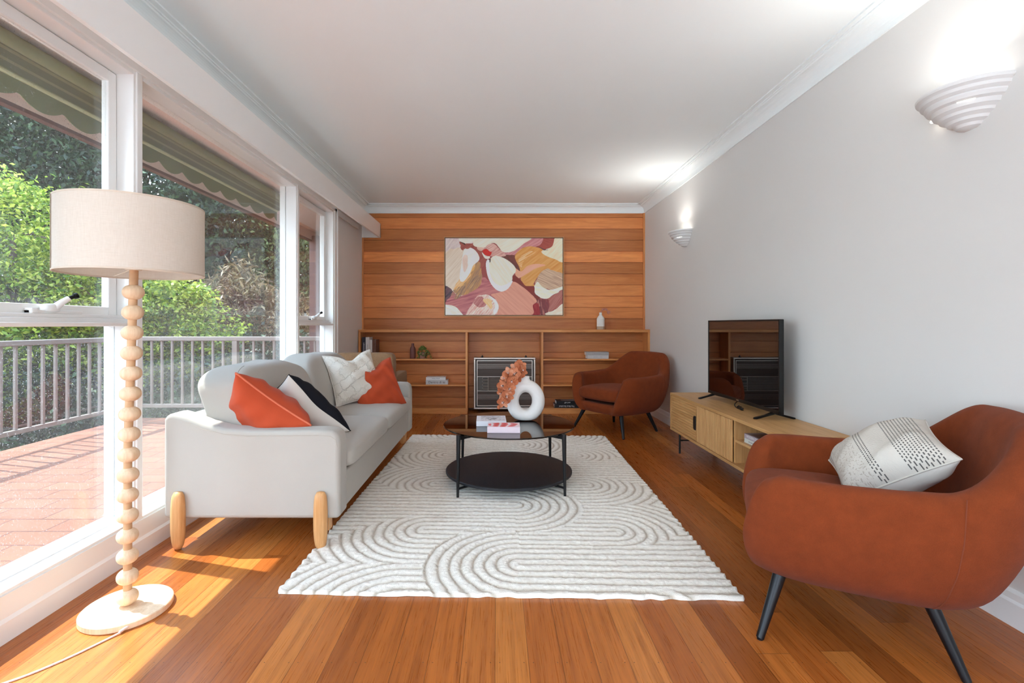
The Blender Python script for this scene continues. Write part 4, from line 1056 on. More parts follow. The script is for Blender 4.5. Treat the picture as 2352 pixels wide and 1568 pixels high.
# patterned cushion on near chair
def pattern_mat():
    t = NT('woven_stripe_cushion'); tc = t.t.nodes.new('ShaderNodeTexCoord'); at = t.t.nodes.new('ShaderNodeAttribute'); at.attribute_name = 'puv'
    sp = t.t.nodes.new('ShaderNodeSeparateXYZ'); t.l(at.outputs['Vector'], sp.inputs[0])
    u, v = sp.outputs[0], sp.outputs[1]      # metres across the stripes / along them
    white = srgb(196,190,180)
    def band(lo, hi): return t.math('MULTIPLY', t.math('GREATER_THAN', u, lo), t.math('LESS_THAN', u, hi))
    def dashes(per, lw, dl, dw):
        a = t.math('LESS_THAN', t.math('FRACT', t.math('DIVIDE', u, per)), lw)
        b = t.math('LESS_THAN', t.math('FRACT', t.math('ADD', t.math('DIVIDE', v, dl), t.math('MULTIPLY', t.math('FLOOR', t.math('DIVIDE', u, per)), 0.5))), dw)
        return t.math('MULTIPLY', a, b)
    d1 = t.math('MULTIPLY', dashes(0.0095, 0.42, 0.0075, 0.6), t.math('ADD', t.math('ADD', band(0.045, 0.15), band(-0.052, -0.022)), band(-0.175, -0.155)))
    lp = t.noise(at.outputs['Vector'], 150, 2, 0.6)
    loops = t.math('MULTIPLY', t.math('LESS_THAN', lp, 0.42), band(-0.145, -0.055))
    dk = t.math('MULTIPLY', t.math('LESS_THAN', t.noise(at.outputs['Vector'], 190, 2, 0.6), 0.56), band(0.185, 0.3))
    col = t.mix(t.math('MULTIPLY', d1, 0.85), white, srgb(42,42,46))
    col = t.mix(t.math('MULTIPLY', loops, 0.6), col, srgb(150,138,126))
    col = t.mix(t.math('MULTIPLY', dk, 0.85), col, srgb(112,102,96))
    return t.done(t.bsdf(col, 0.95, 0.1, 0, lp, 0.6, 0.004))
M['pattern'] = pattern_mat()
def add_puv(o, Rv, Uv):
    Rv = Vector(Rv).normalized(); Uv = Vector(Uv); Uv = (Uv-Rv*Uv.dot(Rv)).normalized()
    a = o.data.attributes.new('puv', 'FLOAT_VECTOR', 'POINT'); buf = []
    for v in o.data.vertices: buf += [v.co.dot(Uv), v.co.dot(Rv), 0.0]
    a.data.foreach_set('vector', buf)
RvP, UvP = (-0.43, -0.88, -0.2), (0.78, -0.22, 0.58)
pc_ = pillow('cushion', 'round-cornered cream cushion with woven black dashes and loops on the near rust armchair', 'cushion', (1.43, 1.77, 0.585),
       RvP, UvP, 0.33, 0.36, 0.21, [M['pattern'], M['cream_linen']], None, 0.0, seed=12)
for ch in pc_.children:
    if ch.name.startswith('cushion_cover'): add_puv(ch, RvP, UvP)

# ------------------------------------------------------------------ floor lamp
LX, LY = -1.392, 1.824
fl_ = thing('floor_lamp', 'tall floor lamp with a stacked wooden bead stem and linen drum shade', 'floor lamp', (LX, LY, 0))
MB().lathe([(0,0),(0.143,0),(0.146,0.003),(0.146,0.021),(0.143,0.024),(0,0.024)], seg=90).build('base', M['light_wood'], fl_, smooth=True)
tiltx = lambda z: 0.022*max(0, (z-0.45))/0.75
MB().cyl((0,0,0.024), (0.001,0,0.6), 0.0145, seg=20).cyl((0.001,0,0.6), (tiltx(1.29),0,1.29), 0.0145, seg=20).build('stem', plain('shaded_dowel', srgb(206,164,122), 0.5, vary=0.08, scale=40), fl_, smooth=True)
for k in range(16):
    z = 0.0535+k*0.07655
    MB().soft((tiltx(z), 0, z), (0.071, 0.071, 0.058), 0.95, 1, 32, 22).build('bead', M['light_wood'], fl_, smooth=True, angle=180)
t = NT('linen_shade'); v = t.coord('Object', (1,1,1)); tcs = t.coord('Object', (40, 40, 700)); n = t.noise(tcs, 1.0, 3, 0.6); n2 = t.noise(t.coord('Object', (500, 500, 30)), 1, 2)
col = t.mix(t.math('ADD', t.math('MULTIPLY', n, 0.6), t.math('MULTIPLY', n2, 0.4)), srgb(210,197,180), srgb(244,237,227))
b = t.bsdf(col, 0.9, 0.1, 0, n, 0.2, 0.001); tl = t.n('ShaderNodeBsdfTranslucent'); t.l(col, tl.inputs[0]); mm = t.n('ShaderNodeMixShader', Fac=0.28); t.l(b.outputs[0], mm.inputs[1]); t.l(tl.outputs[0], mm.inputs[2])
M['shade'] = t.done(mm)
SRR = 0.231; sxo = 0.022
sh = MB().lathe([(SRR,1.270),(SRR,1.527),(SRR-0.002,1.527),(SRR-0.002,1.270),(SRR,1.270)], (sxo,0,0), 120).build('lamp_shade', M['shade'], fl_, smooth=True)
rimm = plain('shade_trim', srgb(205,190,172), 0.8)
MB().lathe([(SRR+0.001,1.268),(SRR+0.001,1.274),(SRR-0.003,1.274),(SRR-0.003,1.268),(SRR+0.001,1.268)], (sxo,0,0), 120).build('rim', rimm, sh, smooth=True)
MB().lathe([(SRR+0.001,1.523),(SRR+0.001,1.529),(SRR-0.003,1.529),(SRR-0.003,1.523),(SRR+0.001,1.523)], (sxo,0,0), 120).build('rim', rimm, sh, smooth=True)
a = math.atan2(-0.9, -0.66)+0.2
MB().box(SRR+0.0005, SRR+0.0025, -0.003, 0.003, 1.272, 1.526).xform(Matrix.Translation((sxo,0,0)) @ Matrix.Rotation(a-0.25, 4, 'Z')).build('shade_seam', plain('seam_shadow', srgb(150,136,118), 0.9), sh)
sp = MB()
for k in range(3):
    a = 2*math.pi*k/3+0.4; sp.cyl((sxo,0,1.29), (sxo+(SRR-0.002)*math.cos(a), (SRR-0.002)*math.sin(a), 1.276), 0.0015, seg=8)
sp.lathe([(0.026,1.284),(0.026,1.290),(0.0,1.290),(0,1.284),(0.026,1.284)], (sxo,0,0), 24).cyl((sxo,0,1.29), (sxo,0,1.34), 0.017, seg=20)
sp.build('shade_carrier', plain('white_fitting', srgb(232,222,205), 0.5), fl_, smooth=True)
MB().soft((sxo,0,1.385), (0.06,0.06,0.09), 1, 1, 20, 14).build('bulb', plain('frosted_bulb', (0.85,0.84,0.8,1), 0.3), fl_, smooth=True)
cordm = plain('white_cord', srgb(222,208,200), 0.5)
cp_ = [(0.085,-0.118,0.012),(0.08,-0.135,0.006),(0.06,-0.17,0.0035),(0.01,-0.26,0.0032),(-0.05,-0.34,0.0032),(-0.12,-0.40,0.0032),(-0.2,-0.46,0.0032),(-0.24,-0.52,0.0032)]
cd = MB().tube(catmull(cp_, 6), 0.0032, 10).tube([(0.088,-0.112,0.012),(0.078,-0.14,0.008)], 0.005, 10); cd.build('power_cord', cordm, fl_, smooth=True)

# ------------------------------------------------------------------ TV unit
TX0, TX1, TY0, TY1, TZ0, TZ1 = 1.492, 1.855, 2.50, 4.15, 0.183, 0.497
tv = thing('tv_cabinet', 'long low oak cabinet with ribbed doors under the television', 'tv cabinet', ((TX0+TX1)/2, (TY0+TY1)/2, 0))
cx, cy = tv.location.x, tv.location.y
th = 0.02
body = MB().box(TX0-cx, TX1-cx, TY0-cy, TY1-cy, TZ1-th, TZ1).box(TX0-cx, TX1-cx, TY0-cy, TY1-cy, TZ0, TZ0+th)
body.build('carcass_board', M['oak'], tv, bevel=0.0015)
sd = MB().box(TX0-cx, TX1-cx, TY0-cy, TY0+th-cy, TZ0+th, TZ1-th).box(TX0-cx, TX1-cx, TY1-th-cy, TY1-cy, TZ0+th, TZ1-th)
sd.box(TX1-0.012-cx, TX1-cx, TY0+th-cy, TY1-th-cy, TZ0+th, TZ1-th)
Y1, Y2, Y3, Y4 = TY1-th, 3.616, 3.078, TY0+th
sd.box(TX0+0.02-cx, TX1-cx, Y3-0.018-cy, Y3-cy, TZ0+th, TZ1-th)
sd.build('side_panel', M['oak_v'], tv, bevel=0.001)
# horizontally ribbed door
d = MB(); n_ = 13; z0, z1 = TZ0+th+0.003, TZ1-th-0.003
def ribs(mb, axis, lo, hi, n_, a0, a1, x):
    st = (hi-lo)/n_; poly = [(x+0.012, lo)]
    for i in range(n_):
        for k in range(7):
            t = k/6; poly.append((x+0.004-0.004*math.sin(math.pi*t)**0.6, lo+st*(i+t)))
    poly.append((x+0.012, hi))
    if axis == 'y': mb.prism(poly, 'y', a0, a1)
    else: mb.prism(poly, 'z', a0, a1)
ribs(d, 'y', z0, z1, 13, Y2+0.002-cy, Y1-0.002-cy, TX0+0.003-cx)
dr = d.build('door', M['oak'], tv)
hm = MB(); pr = []
for (a, b, c_, e) in ((0.03, 0.30, 0, 1),): pass
zc = (z0+z1)/2; hh = 0.052
pts = [(Y2+0.003-cy, zc-hh), (Y2+0.022-cy, zc-hh), (Y2+0.031-cy, zc-hh+0.005), (Y2+0.036-cy, zc-hh+0.016), (Y2+0.036-cy, zc+hh-0.016), (Y2+0.031-cy, zc+hh-0.005), (Y2+0.022-cy, zc+hh), (Y2+0.003-cy, zc+hh)]
hm.prism(pts, 'x', TX0-0.006-cx, TX0+0.004-cx).build('door_handle', M['black_metal'], dr, bevel=0.002)
d = MB(); ribs(d, 'z', Y3-cy, Y2-0.002-cy, 24, z0, z1, TX0+0.003-cx); d.build('door', M['oak_v'], tv)
MB().box(TX0+0.02-cx, TX1-0.012-cx, Y4-cy, Y3-0.018-cy, 0.337, 0.353).build('shelf', M['oak'], tv, bevel=0.001)
for y in (TY1-0.10, TY0+0.12):
    l = MB()
    for x in (TX0+0.045, TX1-0.03): l.cyl((x-cx, y-cy, 0), (x-cx, y-cy, TZ0), 0.008, seg=14)
    l.cyl((TX0+0.045-cx, y-cy, 0.11), (TX1-0.03-cx, y-cy, 0.11), 0.006, seg=10)
    l.build('leg_frame', M['black_metal'], tv, smooth=True)
# books in the open bay
bkx = thing('book', 'pale green book, lower of two in the open bay of the oak cabinet', 'book', (1.64, 2.86, 0.353), R(-88), 'books in the oak cabinet')
def bpart(t, w_, d_, h_, cov, pg=M['paper']):
    c = 0.002
    MB().box(-w_/2, w_/2, -d_/2, d_/2, 0, c).box(-w_/2, w_/2, -d_/2, d_/2, h_-c, h_).box(-w_/2, w_/2, -d_/2, -d_/2+c, c, h_-c).build('cover', cov, t)
    MB().box(-w_/2+0.003, w_/2-0.003, -d_/2+c, d_/2-0.004, c, h_-c).build('pages', pg, t)
bpart(bkx, 0.27, 0.20, 0.026, bk('pale_green_cover', srgb(206,208,200)))
text_on('title', 'the australian home', 0.012, ink_g, bkx, (-0.04, -0.1006, 0.013), (R(90), 0, 0))
bky = thing('book', 'lilac grey book reading Modern Living, upper of two in the oak cabinet', 'book', (1.64, 2.862, 0.379), R(-89), 'books in the oak cabinet')
bpart(bky, 0.272, 0.20, 0.028, bk('lilac_cover', srgb(172,160,166)))
text_on('title', 'MODERN LIVING', 0.021, ink_w, bky, (-0.03, -0.1006, 0.014), (R(90), 0, 0))
MB().box(-0.10, 0.12, -0.085, 0.09, 0.028, 0.0284).build('cover_picture', plain('dark_cover_photo', srgb(96,74,78), 0.3, vary=0.7, scale=22), bky)

# television
tl_ = thing('television', 'black flat television standing on the oak cabinet', 'television', (1.70, 3.385, 0.497), R(0.2))
tw, tz0, tz1 = 0.97, 0.040, 0.615
MB().box(0.002, 0.026, -tw/2, tw/2, tz0, tz1).box(0.026, 0.055, -0.38, 0.38, 0.10, 0.46).build('housing', M['black_plastic'], tl_, bevel=0.004)
t = NT('tv_screen'); v = t.coord(); n = t.noise(v, 2, 1); b = t.bsdf(srgb(6,5,6), 0.03, 0.9); b.inputs['IOR'].default_value = 1.9; t.l(t.math('MULTIPLY', n, 0.02), b.inputs['Roughness']); M['screen'] = t.done(b)
MB().box(0.0, 0.003, -tw/2+0.011, tw/2-0.011, tz0+0.022, tz1-0.011).build('screen', M['screen'], tl_)
bz = MB(); y0_, y1_ = -tw/2, tw/2
bz.box(-0.003, 0.006, y0_, y1_, tz1-0.011, tz1).box(-0.003, 0.006, y0_, y1_, tz0, tz0+0.022).box(-0.003, 0.006, y0_, y0_+0.011, tz0, tz1).box(-0.003, 0.006, y1_-0.011, y1_, tz0, tz1)
bz.build('bezel', M['black_plastic'], tl_, bevel=0.001)
MB().box(-0.0036, -0.003, 0.0, 0.032, tz0+0.008, tz0+0.015).build('brand_plate', M['chrome'], tl_)
vb = MB()
for i in range(18): vb.box(0.055, 0.062, -0.30, 0.30, 0.12+i*0.017, 0.128+i*0.017)
vb.build('rear_vents', plain('dark_teal_plastic', srgb(60,66,68), 0.5), tl_)
for y in (-0.405, 0.405):
    f = MB(); 
    for s in (-1, 1):
        f.prism([(0.013, 0.046), (0.013-s*0.012, 0.046), (0.013+s*0.045, 0.030), (0.013+s*0.125, 0.010), (0.013+s*0.128, 0.0), (0.013+s*0.112, 0.0), (0.013+s*0.045, 0.018), (0.013, 0.030)], 'y', y-0.009, y+0.009)
    f.build('foot', M['black_plastic'], tl_, bevel=0.003)
cb = MB().tube(catmull([(0.03,0.05,0.05),(-0.01,0.04,0.02),(-0.02,0.0,0.004),(0.0,-0.03,0.012),(-0.02,-0.05,0.006),(-0.01,-0.02,0.018),(-0.03,-0.03,0.006),(-0.03,-0.07,0.005),(-0.035,-0.095,0.007)], 6), 0.0035, 8)
cb.build('power_lead', M['black_plastic'], tl_, smooth=True)
MB().soft((-0.036,-0.107,0.010), (0.02,0.03,0.018), 0.5, 0.5, 14, 10).build('plug', M['black_plastic'], tl_, smooth=True)
MB().cyl((-0.038,-0.12,0.012), (-0.04,-0.136,0.012), 0.0018, seg=8).cyl((-0.032,-0.12,0.009), (-0.034,-0.136,0.009), 0.0018, seg=8).build('plug_pins', plain('brass', srgb(196,170,110), 0.3, 0.5, 1.0), tl_)

# ------------------------------------------------------------------ wall lights
glow = emit('lamp_glow', (1.0, 0.93, 0.82, 1), 8)
def sconce(label, y):
    s = thing('wall_light', label, 'wall light', (XR, y, 1.992), 0, 'plaster wall lights')
    out = [(0.174,0.0),(0.176,-0.006),(0.174,-0.014),(0.166,-0.020),(0.163,-0.023),(0.160,-0.034),(0.151,-0.042),(0.147,-0.044),(0.147,-0.050),(0.140,-0.062),(0.126,-0.068),(0.124,-0.071),(0.120,-0.084),(0.106,-0.092),(0.103,-0.094),(0.098,-0.104),(0.082,-0.112),(0.079,-0.114),(0.073,-0.124),(0.058,-0.130),(0.054,-0.132),(0.046,-0.142),(0.028,-0.149),(0.0,-0.150)]
    out = [(a*0.945, b) for a, b in out]
    inn = [(0.0,-0.140),(0.040,-0.130),(0.100,-0.085),(0.140,-0.020),(0.156,0.0),(0.1644,0.0)]
    MB().lathe(out+inn, (0,0,0), 48, ang0=math.pi/2, ang1=3*math.pi/2).build('plaster_bowl', M['plaster'], s, smooth=True, angle=22)
    MB().box(-0.004, 0.0, -0.135, 0.135, -0.06, -0.004).build('back_plate', M['plaster'], s)
    sl = MB()
    for k in range(10):
        a0 = R(207)+k*0.043; a1 = a0+0.043
        sl.add([((0.1180)*math.cos(a0), 0.1180*math.sin(a0), -0.0665),((0.1180)*math.cos(a1), 0.1180*math.sin(a1), -0.0665),((0.1195)*math.cos(a1), 0.1195*math.sin(a1), -0.0690),((0.1195)*math.cos(a0), 0.1195*math.sin(a0), -0.0690),
                ((0.113)*math.cos(a0), 0.113*math.sin(a0), -0.0665),((0.113)*math.cos(a1), 0.113*math.sin(a1), -0.0665),((0.113)*math.cos(a1), 0.113*math.sin(a1), -0.0690),((0.113)*math.cos(a0), 0.113*math.sin(a0), -0.0690)],
               [(0,1,2,3),(7,6,5,4),(0,4,5,1),(1,5,6,2),(2,6,7,3),(3,7,4,0)])
    sl.build('light_slot', glow, s)
    MB().soft((-0.037, 0.120, -0.066), (0.020, 0.026, 0.013), 1, 1, 14, 10).build('light_slot', glow, s, smooth=True)
    MB().cyl((-0.075, -0.045, -0.035), (-0.075, 0.045, -0.035), 0.006, seg=14).build('lamp_tube', glow, s, smooth=True)
    ld = bpy.data.lights.new('wall_light_lamp', 'AREA'); ld.shape = 'RECTANGLE'; ld.size = 0.06; ld.size_y = 0.12; ld.energy = 2.1; ld.color = (1.0, 0.97, 0.93)
    lo = bpy.data.objects.new('wall_light_lamp', ld); C.objects.link(lo); lo.parent = s; lo.location = (-0.08, 0, -0.004); lo.rotation_euler = (0, R(128), 0)
    return s
M['plaster'] = plain('white_plaster', (0.72, 0.72, 0.71, 1), 0.6, 0.3, vary=0.02)
sconce('added unseen fill light behind the camera, matching the stepped plaster wall lights', -0.955)  # unseen third fitting, added to brighten the ceiling
sconce('stepped white plaster wall light near the camera, high on the right wall', 1.895)
sconce('stepped white plaster wall light farther along the right wall by the bookcase', 4.745)

bpy.context.view_layer.update()

# ------------------------------------------------------------------ outside
def brick():
    t = NT('terracotta_pavers'); v = t.coord('Object', (1,1,1))
    b = t.n('ShaderNodeTexBrick', Scale=1.0); b.inputs['Brick Width'].default_value = 0.33; b.inputs['Row Height'].default_value = 0.165
    b.inputs['Mortar Size'].default_value = 0.006; b.inputs['Mortar Smooth'].default_value = 0.2; b.inputs['Bias'].default_value = 0.0
    b.inputs['Color1'].default_value = srgb(112,70,52); b.inputs['Color2'].default_value = srgb(126,80,60); b.inputs['Mortar'].default_value = srgb(58,42,36)
    b.offset = 0.5; t.l(v, b.inputs['Vector'])
    n = t.noise(v, 5, 4, 0.6); c = t.mix(t.math('MULTIPLY', n, 0.45), b.outputs['Color'], srgb(150,104,88))
    return t.done(t.bsdf(c, 0.85, 0.2, 0, b.outputs['Fac'], -0.4, 0.003))
M['brick'] = brick()
struct('terrace_paving', MB().box(-4.42, XL-0.14, -1.8, 5.85, -0.16, -0.05), M['brick'])
def ground():
    t = NT('leaf_littered_ground'); v = t.coord(); n = t.noise(v, 1.2, 5, 0.6)
    return t.done(t.bsdf(t.ramp(n, [(0.35, srgb(40,52,26)), (0.55, srgb(66,78,38)), (0.7, srgb(96,84,58))]), 0.95, 0.1))
struct('garden_ground', MB().box(-30, 8, -1.8, 34, -1.25, -1.15), ground())
bounce = struct('bounce_ground', MB().box(-30, 12, -16, -1.8, -0.4, -0.2), plain('pale_bounce_paving', srgb(240,238,234), 0.9, vary=0.08))  # unseen ground made near white to bounce daylight up to the ceiling
# outer face of the house beyond the window wall
struct('wall_outside', MB().box(XL-0.16, XL-0.14, 5.03, 9.0, -0.1, 2.3).box(XL-0.16, 2.2, YB+0.1, YB+0.16, -0.1, 2.6), plain('brown_cladding', srgb(96,70,58), 0.7))
soffit_m = plain('soffit_paint', srgb(226,208,200), 0.7, vary=0.02); fasc_m = plain('brown_fascia', srgb(96,62,52), 0.6)
struct('eave_soffit', MB().box(-2.36, XL-0.14, -1.9, 6.6, 2.262, 2.28), soffit_m)
fa = MB().box(-2.345, -2.33, -1.9, 6.6, 2.148, 2.262); struct('eave_fascia_lining', fa, soffit_m)
struct('eave_fascia', MB().box(-2.372, -2.345, -1.9, 6.6, 2.128, 2.33).box(-2.345, -2.33, -1.9, 6.6, 2.128, 2.148), fasc_m)
struct('roof_slab', MB().box(-2.40, XR+0.4, -1.9, 6.8, 2.68, 2.78).add([(-2.40,-1.9,2.33),(-2.40,6.8,2.33),(-1.8,6.8,2.68),(-1.8,-1.9,2.68)],[(0,1,2,3)]), fasc_m)
# awning
def awn_mat():
    t = NT('striped_awning_canvas'); tc = t.t.nodes.new('ShaderNodeTexCoord'); sp = t.t.nodes.new('ShaderNodeSeparateXYZ'); t.l(tc.outputs['Object'], sp.inputs[0])
    x = t.math('FRACT', t.math('DIVIDE', sp.outputs['X'], 0.062)); s = t.math('LESS_THAN', x, 0.28)
    c = t.mix(s, srgb(112,116,80), srgb(146,148,108))
    b = t.bsdf(c, 0.9, 0.1); tl = t.n('ShaderNodeBsdfTranslucent'); t.l(c, tl.inputs[0]); m = t.n('ShaderNodeMixShader', Fac=0.45); t.l(b.outputs[0], m.inputs[1]); t.l(tl.outputs[0], m.inputs[2])
    return t.done(m)
aw = thing('window_awning', 'green striped roller awning with a scalloped valance outside the windows', 'awning', (-2.0, 2.5, 2.2))
ay0, ay1 = -1.6, 4.68; am = awn_mat(); vm = plain('green_valance_canvas', srgb(120,124,84), 0.9)
MB().box(-0.125, 0.06, ay0-2.5, ay1-2.5, 0.0, 0.003).xform(Matrix.Rotation(R(-10), 4, 'Y')).build('canopy', am, aw)
MB().cyl((0.055, ay0-2.5, 0.02), (0.055, ay1-2.5, 0.02), 0.028, seg=18).build('roller', vm, aw, smooth=True)
MB().cyl((-0.125, ay0-2.5, -0.022), (-0.125, ay1-2.5, -0.022), 0.012, seg=14).build('front_bar', plain('cream_bar', srgb(196,194,150), 0.5), aw, smooth=True)
pts = []; y = ay0; L = 0.225; off = 3.048
n_s = int((ay1-ay0)/0.015)
low = []
for i in range(n_s+1):
    yy = ay0+(ay1-ay0)*i/n_s; q = ((yy-off)/L) % 1.0
    low.append((yy-2.5, -0.085-0.045*(math.sin(math.pi*q)**0.8)))
va = MB()
for (a, b) in zip(low, low[1:]):
    va.add([(-0.128,a[0],-0.02),(-0.128,b[0],-0.02),(-0.128,b[0],b[1]),(-0.128,a[0],a[1]),(-0.125,a[0],-0.02),(-0.125,b[0],-0.02),(-0.125,b[0],b[1]),(-0.125,a[0],a[1])], [(0,1,2,3),(7,6,5,4),(3,2,6,7),(0,4,5,1)])
va.build('valance', vm, aw, weld=True)
# balustrade
rail_m = plain('taupe_rail_paint', srgb(124,110,100), 0.6, vary=0.05)
br = thing('balustrade', 'taupe metal balustrade of thin uprights around the brick terrace', 'balustrade', (-4.2, 5.6, -0.05))
MB().box(-0.03, 0.03, -8.6, 0.03, 0.94, 0.99).box(-0.03, 2.36, -0.03, 0.03, 0.94, 0.99).build('top_rail', rail_m, br, bevel=0.008)
MB().box(-0.02, 0.02, -8.6, 0.02, 0.17, 0.21).box(-0.02, 2.36, -0.02, 0.02, 0.17, 0.21).build('bottom_rail', rail_m, br, bevel=0.004)
p0 = None
k = 0
for i in range(36):
    y = -0.10-0.128*i
    if y < -4.2: break
    o = MB().box(-0.011, 0.011, -0.011, 0.011, 0.21, 0.94).build('baluster', rail_m, br) if p0 is None else p0.copy()
    if p0 is None: p0 = o
    else: C.objects.link(o)
    o.location = (0, y, 0)
for i in range(20):
    x = 0.09+0.118*i
    if x > 2.3: break
    o = p0.copy(); C.objects.link(o); o.location = (x, 0, 0)
for (x, y) in ((0, 0), (1.18, 0), (0, -2.3), (0, -4.6), (2.34, 0)):
    MB().box(x-0.028, x+0.028, y-0.028, y+0.028, 0.0, 0.94).build('post', rail_m, br, bevel=0.003)
tag(MB().box(-2.36, -2.24, 6.1, 6.22, -0.15, 2.2).build('veranda_post', fasc_m), 'brown timber veranda post outside the narrow far window', 'post')

# trees
def leaf_mat(name, cols, tr=0.45, rough=0.5):
    t = NT(name); g = t.t.nodes.new('ShaderNodeNewGeometry'); v = t.coord(); n = t.noise(v, 0.9, 2)
    f = t.math('ADD', t.math('MULTIPLY', g.outputs['Random Per Island'], 0.7), t.math('MULTIPLY', n, 0.3))
    c = t.ramp(f, [(i/(len(cols)-1), srgb(*q)) for i, q in enumerate(cols)])
    b = t.bsdf(c, rough, 0.35); tl = t.n('ShaderNodeBsdfTranslucent'); t.l(c, tl.inputs[0]); m = t.n('ShaderNodeMixShader', Fac=tr)
    t.l(b.outputs[0], m.inputs[1]); t.l(tl.outputs[0], m.inputs[2]); return t.done(m)
L_dark = leaf_mat('dark_evergreen_leaf', [(14,26,18),(28,46,28),(48,68,38),(76,98,58)], 0.3)
L_mid = leaf_mat('olive_leaf', [(30,42,26),(58,74,42),(92,106,62),(150,158,104)], 0.4)
L_maple = leaf_mat('maple_leaf', [(44,70,20),(96,124,34),(160,172,62),(222,216,112)], 0.5)
L_dry = leaf_mat('dry_brown_leaf', [(70,54,38),(104,82,56),(138,116,84),(110,112,74)], 0.3)
bark = plain('tree_bark', srgb(78,62,50), 0.9, vary=0.3, scale=9)
def tree(label, base, centers, nleaf, ls, mat, seed, group=None, asp=2.2, name='tree', trunk=0.10, flat=0.0):
    rs = np.random.RandomState(seed); t = thing(name, label, 'tree' if name != 'shrub' else 'shrub', base, 0, group)
    b = Vector(base)
    vol = np.array([c[3]**2 for c in centers]); cnt = (nleaf*vol/vol.sum()).astype(int)
    P_ = []
    for (c, n) in zip(centers, cnt):
        # clumps inside each ball, leaves around clumps
        nc = max(6, int(n/60)); d = rs.normal(size=(nc, 3)); d /= np.linalg.norm(d, axis=1)[:, None]
        rr = c[3]*(0.55+0.5*rs.rand(nc)**0.6); cc = np.array(c[:3])+d*rr[:, None]*np.array([1,1,0.85])
        idx = rs.randint(0, nc, n); p = cc[idx]+rs.normal(size=(n, 3))*c[3]*0.13*np.array([1,1,1-flat*0.6]); P_.append(p)
    Pn = np.concatenate(P_); n = len(Pn)
    ax = rs.normal(size=(n, 3)); ax[:, 2] -= 0.5; 
    if flat: ax[:, 2] *= (1-flat)
    ax /= np.linalg.norm(ax, axis=1)[:, None]
    up = rs.normal(size=(n, 3)); up[:, 2] += 0.8+2*flat; sd = np.cross(ax, up); sd /= np.linalg.norm(sd, axis=1)[:, None]; nn = np.cross(sd, ax)
    l = ls*(0.6+0.8*rs.rand(n))[:, None]; wd = l/asp
    v0 = Pn; v1 = Pn+ax*l*0.5+sd*wd*0.5+nn*wd*0.12; v2 = Pn+ax*l; v3 = Pn+ax*l*0.5-sd*wd*0.5+nn*wd*0.12
    V = np.stack([v0, v1, v2, v3], 1).reshape(-1, 3)-np.array(base); F = np.arange(4*n).reshape(-1, 4)
    o = np_mesh('foliage', V, F, mat); o.parent = t; o['kind'] = 'stuff'
    m = MB(); top = Vector(centers[0][:3])-b
    m.tube([(0,0,0),(0.05,0.03,top.z*0.4),(top.x*0.6, top.y*0.6, top.z*0.75),tuple(top)], [trunk, trunk*0.8, trunk*0.6, trunk*0.3], 10)
    for c in centers[1:]:
        q = Vector(c[:3])-b; m.tube([(top.x*0.3, top.y*0.3, top.z*0.5), tuple((top*0.35+q*0.65)), tuple(q)], [trunk*0.5, trunk*0.3, trunk*0.15], 8)
    for k in range(14):
        c = centers[rs.randint(len(centers))]; q = Vector(c[:3])-b; e = q+Vector(rs.normal(size=3))*c[3]*0.5; m.tube([tuple(q), tuple((q+e)/2+Vector((0,0,0.05))), tuple(e)], [trunk*0.2, trunk*0.13, trunk*0.06], 6)
    m.build('trunk', bark, t, smooth=True)
    return t
GZ = -1.15
tree('bright yellow-green maple outside the near window', (-6.9, 6.9, GZ), [(-6.6,6.6,2.3,0.95),(-7.6,7.2,1.7,1.1),(-6.2,6.6,1.2,0.95),(-6.6,6.2,0.5,0.9),(-7.4,6.4,2.9,0.6),(-5.6,6.9,1.35,0.75)], 42000, 0.07, L_maple, 1, asp=2.0, name='maple_tree', flat=0.35)
tree('low green maple branch showing beside the lamp stem through the middle window', (-5.5, 7.4, GZ), [(-4.9,7.1,1.35,0.62),(-4.6,7.3,0.85,0.65),(-5.3,7.2,0.7,0.7)], 20000, 0.07, L_maple, 2, asp=2.0, name='maple_tree', trunk=0.05, flat=0.35)
tree('tall dark evergreen at the left behind the yellow-green maple', (-11.5, 9.0, GZ), [(-11.0,9.0,3.6,2.2),(-10.5,8.4,6.0,2.2),(-12.0,9.4,1.0,2.2),(-9.6,9.6,1.6,1.8),(-9.9,9.8,4.6,1.9),(-10.2,8.0,8.0,1.4)], 64000, 0.12, L_dark, 3, 'trees behind the terrace')
tree('dark evergreen standing behind the middle window, right of the tallest one', (-8.0, 11.5, GZ), [(-8.0,11.0,4.0,2.0),(-7.4,11.4,1.2,2.0),(-8.6,11.2,6.2,1.7),(-6.6,11.6,3.2,1.5)], 56000, 0.12, L_dark, 4, 'trees behind the terrace')
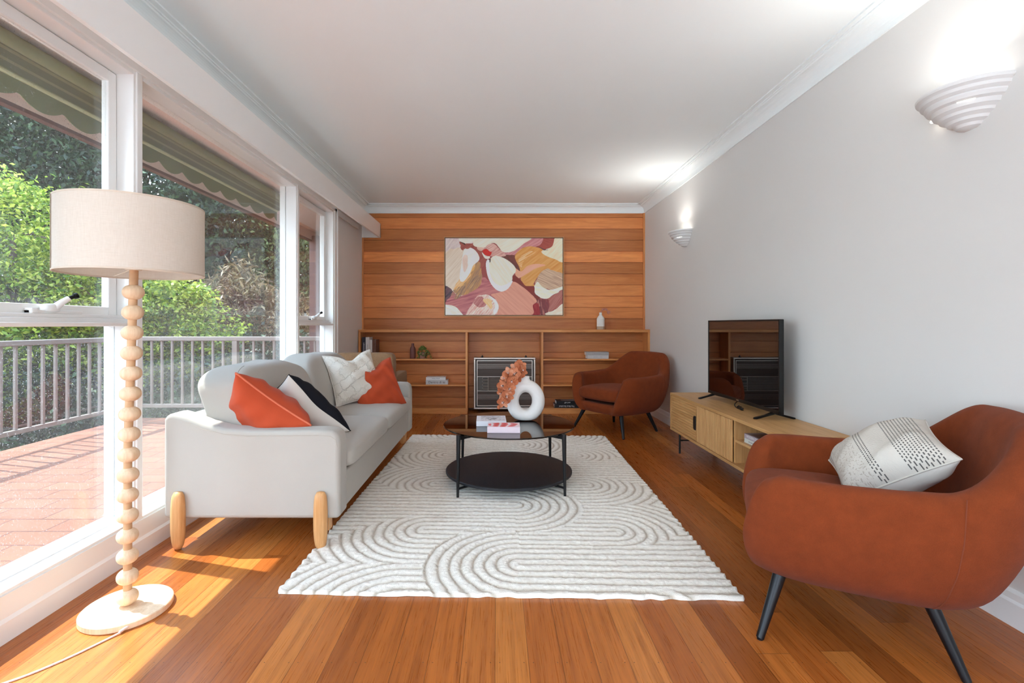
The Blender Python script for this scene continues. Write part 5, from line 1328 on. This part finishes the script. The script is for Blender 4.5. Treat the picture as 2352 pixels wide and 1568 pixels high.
tree('olive green tree seen through the middle window left of the mullion', (-5.0, 12.0, GZ), [(-5.0,11.6,4.6,1.5),(-4.6,11.8,2.4,1.7),(-5.4,11.6,0.4,1.6),(-4.2,12.0,6.0,1.2)], 44000, 0.10, L_mid, 5, 'trees behind the terrace')
tree('olive green tree seen through the narrow far window', (-3.0, 11.4, GZ), [(-3.2,11.0,3.6,1.5),(-2.6,11.2,1.4,1.6),(-3.4,11.0,0.0,1.5),(-2.0,11.4,3.4,1.3)], 38000, 0.10, L_mid, 6, 'trees behind the terrace')
tree('brown dried shrub below the trees behind the balustrade', (-4.6, 9.4, GZ), [(-4.9,9.2,1.5,0.75),(-4.2,9.3,1.0,0.8),(-5.5,9.2,0.7,0.8)], 14000, 0.13, L_dry, 7, None, 5.0, 'shrub', 0.04)
tree('dark hedge shrub close behind the left run of balustrade', (-6.6, 4.6, GZ), [(-6.8,4.4,0.3,1.2),(-6.4,6.0,-0.1,1.1),(-6.9,2.8,0.3,1.2),(-5.6,7.2,-0.2,1.1),(-4.2,7.6,-0.1,1.1),(-3.9,8.2,0.0,1.1)], 40000, 0.09, L_dark, 8, None, 2.2, 'shrub', 0.05)
tree('tall dark tree farthest back, filling the gaps behind the others', (-14.0, 15.0, GZ), [(-13.0,14.5,3.0,3.2),(-9.0,15.5,2.5,3.0),(-5.5,16.0,2.5,2.8),(-2.0,16.0,2.5,2.8),(-13.5,13.5,7.0,2.6)], 60000, 0.2, L_dark, 9, 'trees behind the terrace')

struct('low_sky_blocker', MB().box(-8, 8, -7.2, -7.0, -0.4, 2.4), plain('low_sky_blocker_render', srgb(176,170,160), 0.9, vary=0.08))  # unseen wall added behind the camera to cut low sky light
tree('dark evergreen at the far left, nearer than the tallest one', (-10.5, 3.5, GZ), [(-10.2,3.6,3.2,2.2),(-10.8,1.6,2.2,2.2),(-9.8,4.8,0.8,1.8),(-10.6,-0.5,2.6,2.0),(-10.4,3.0,5.6,1.7)], 56000, 0.12, L_dark, 10, 'trees behind the terrace')
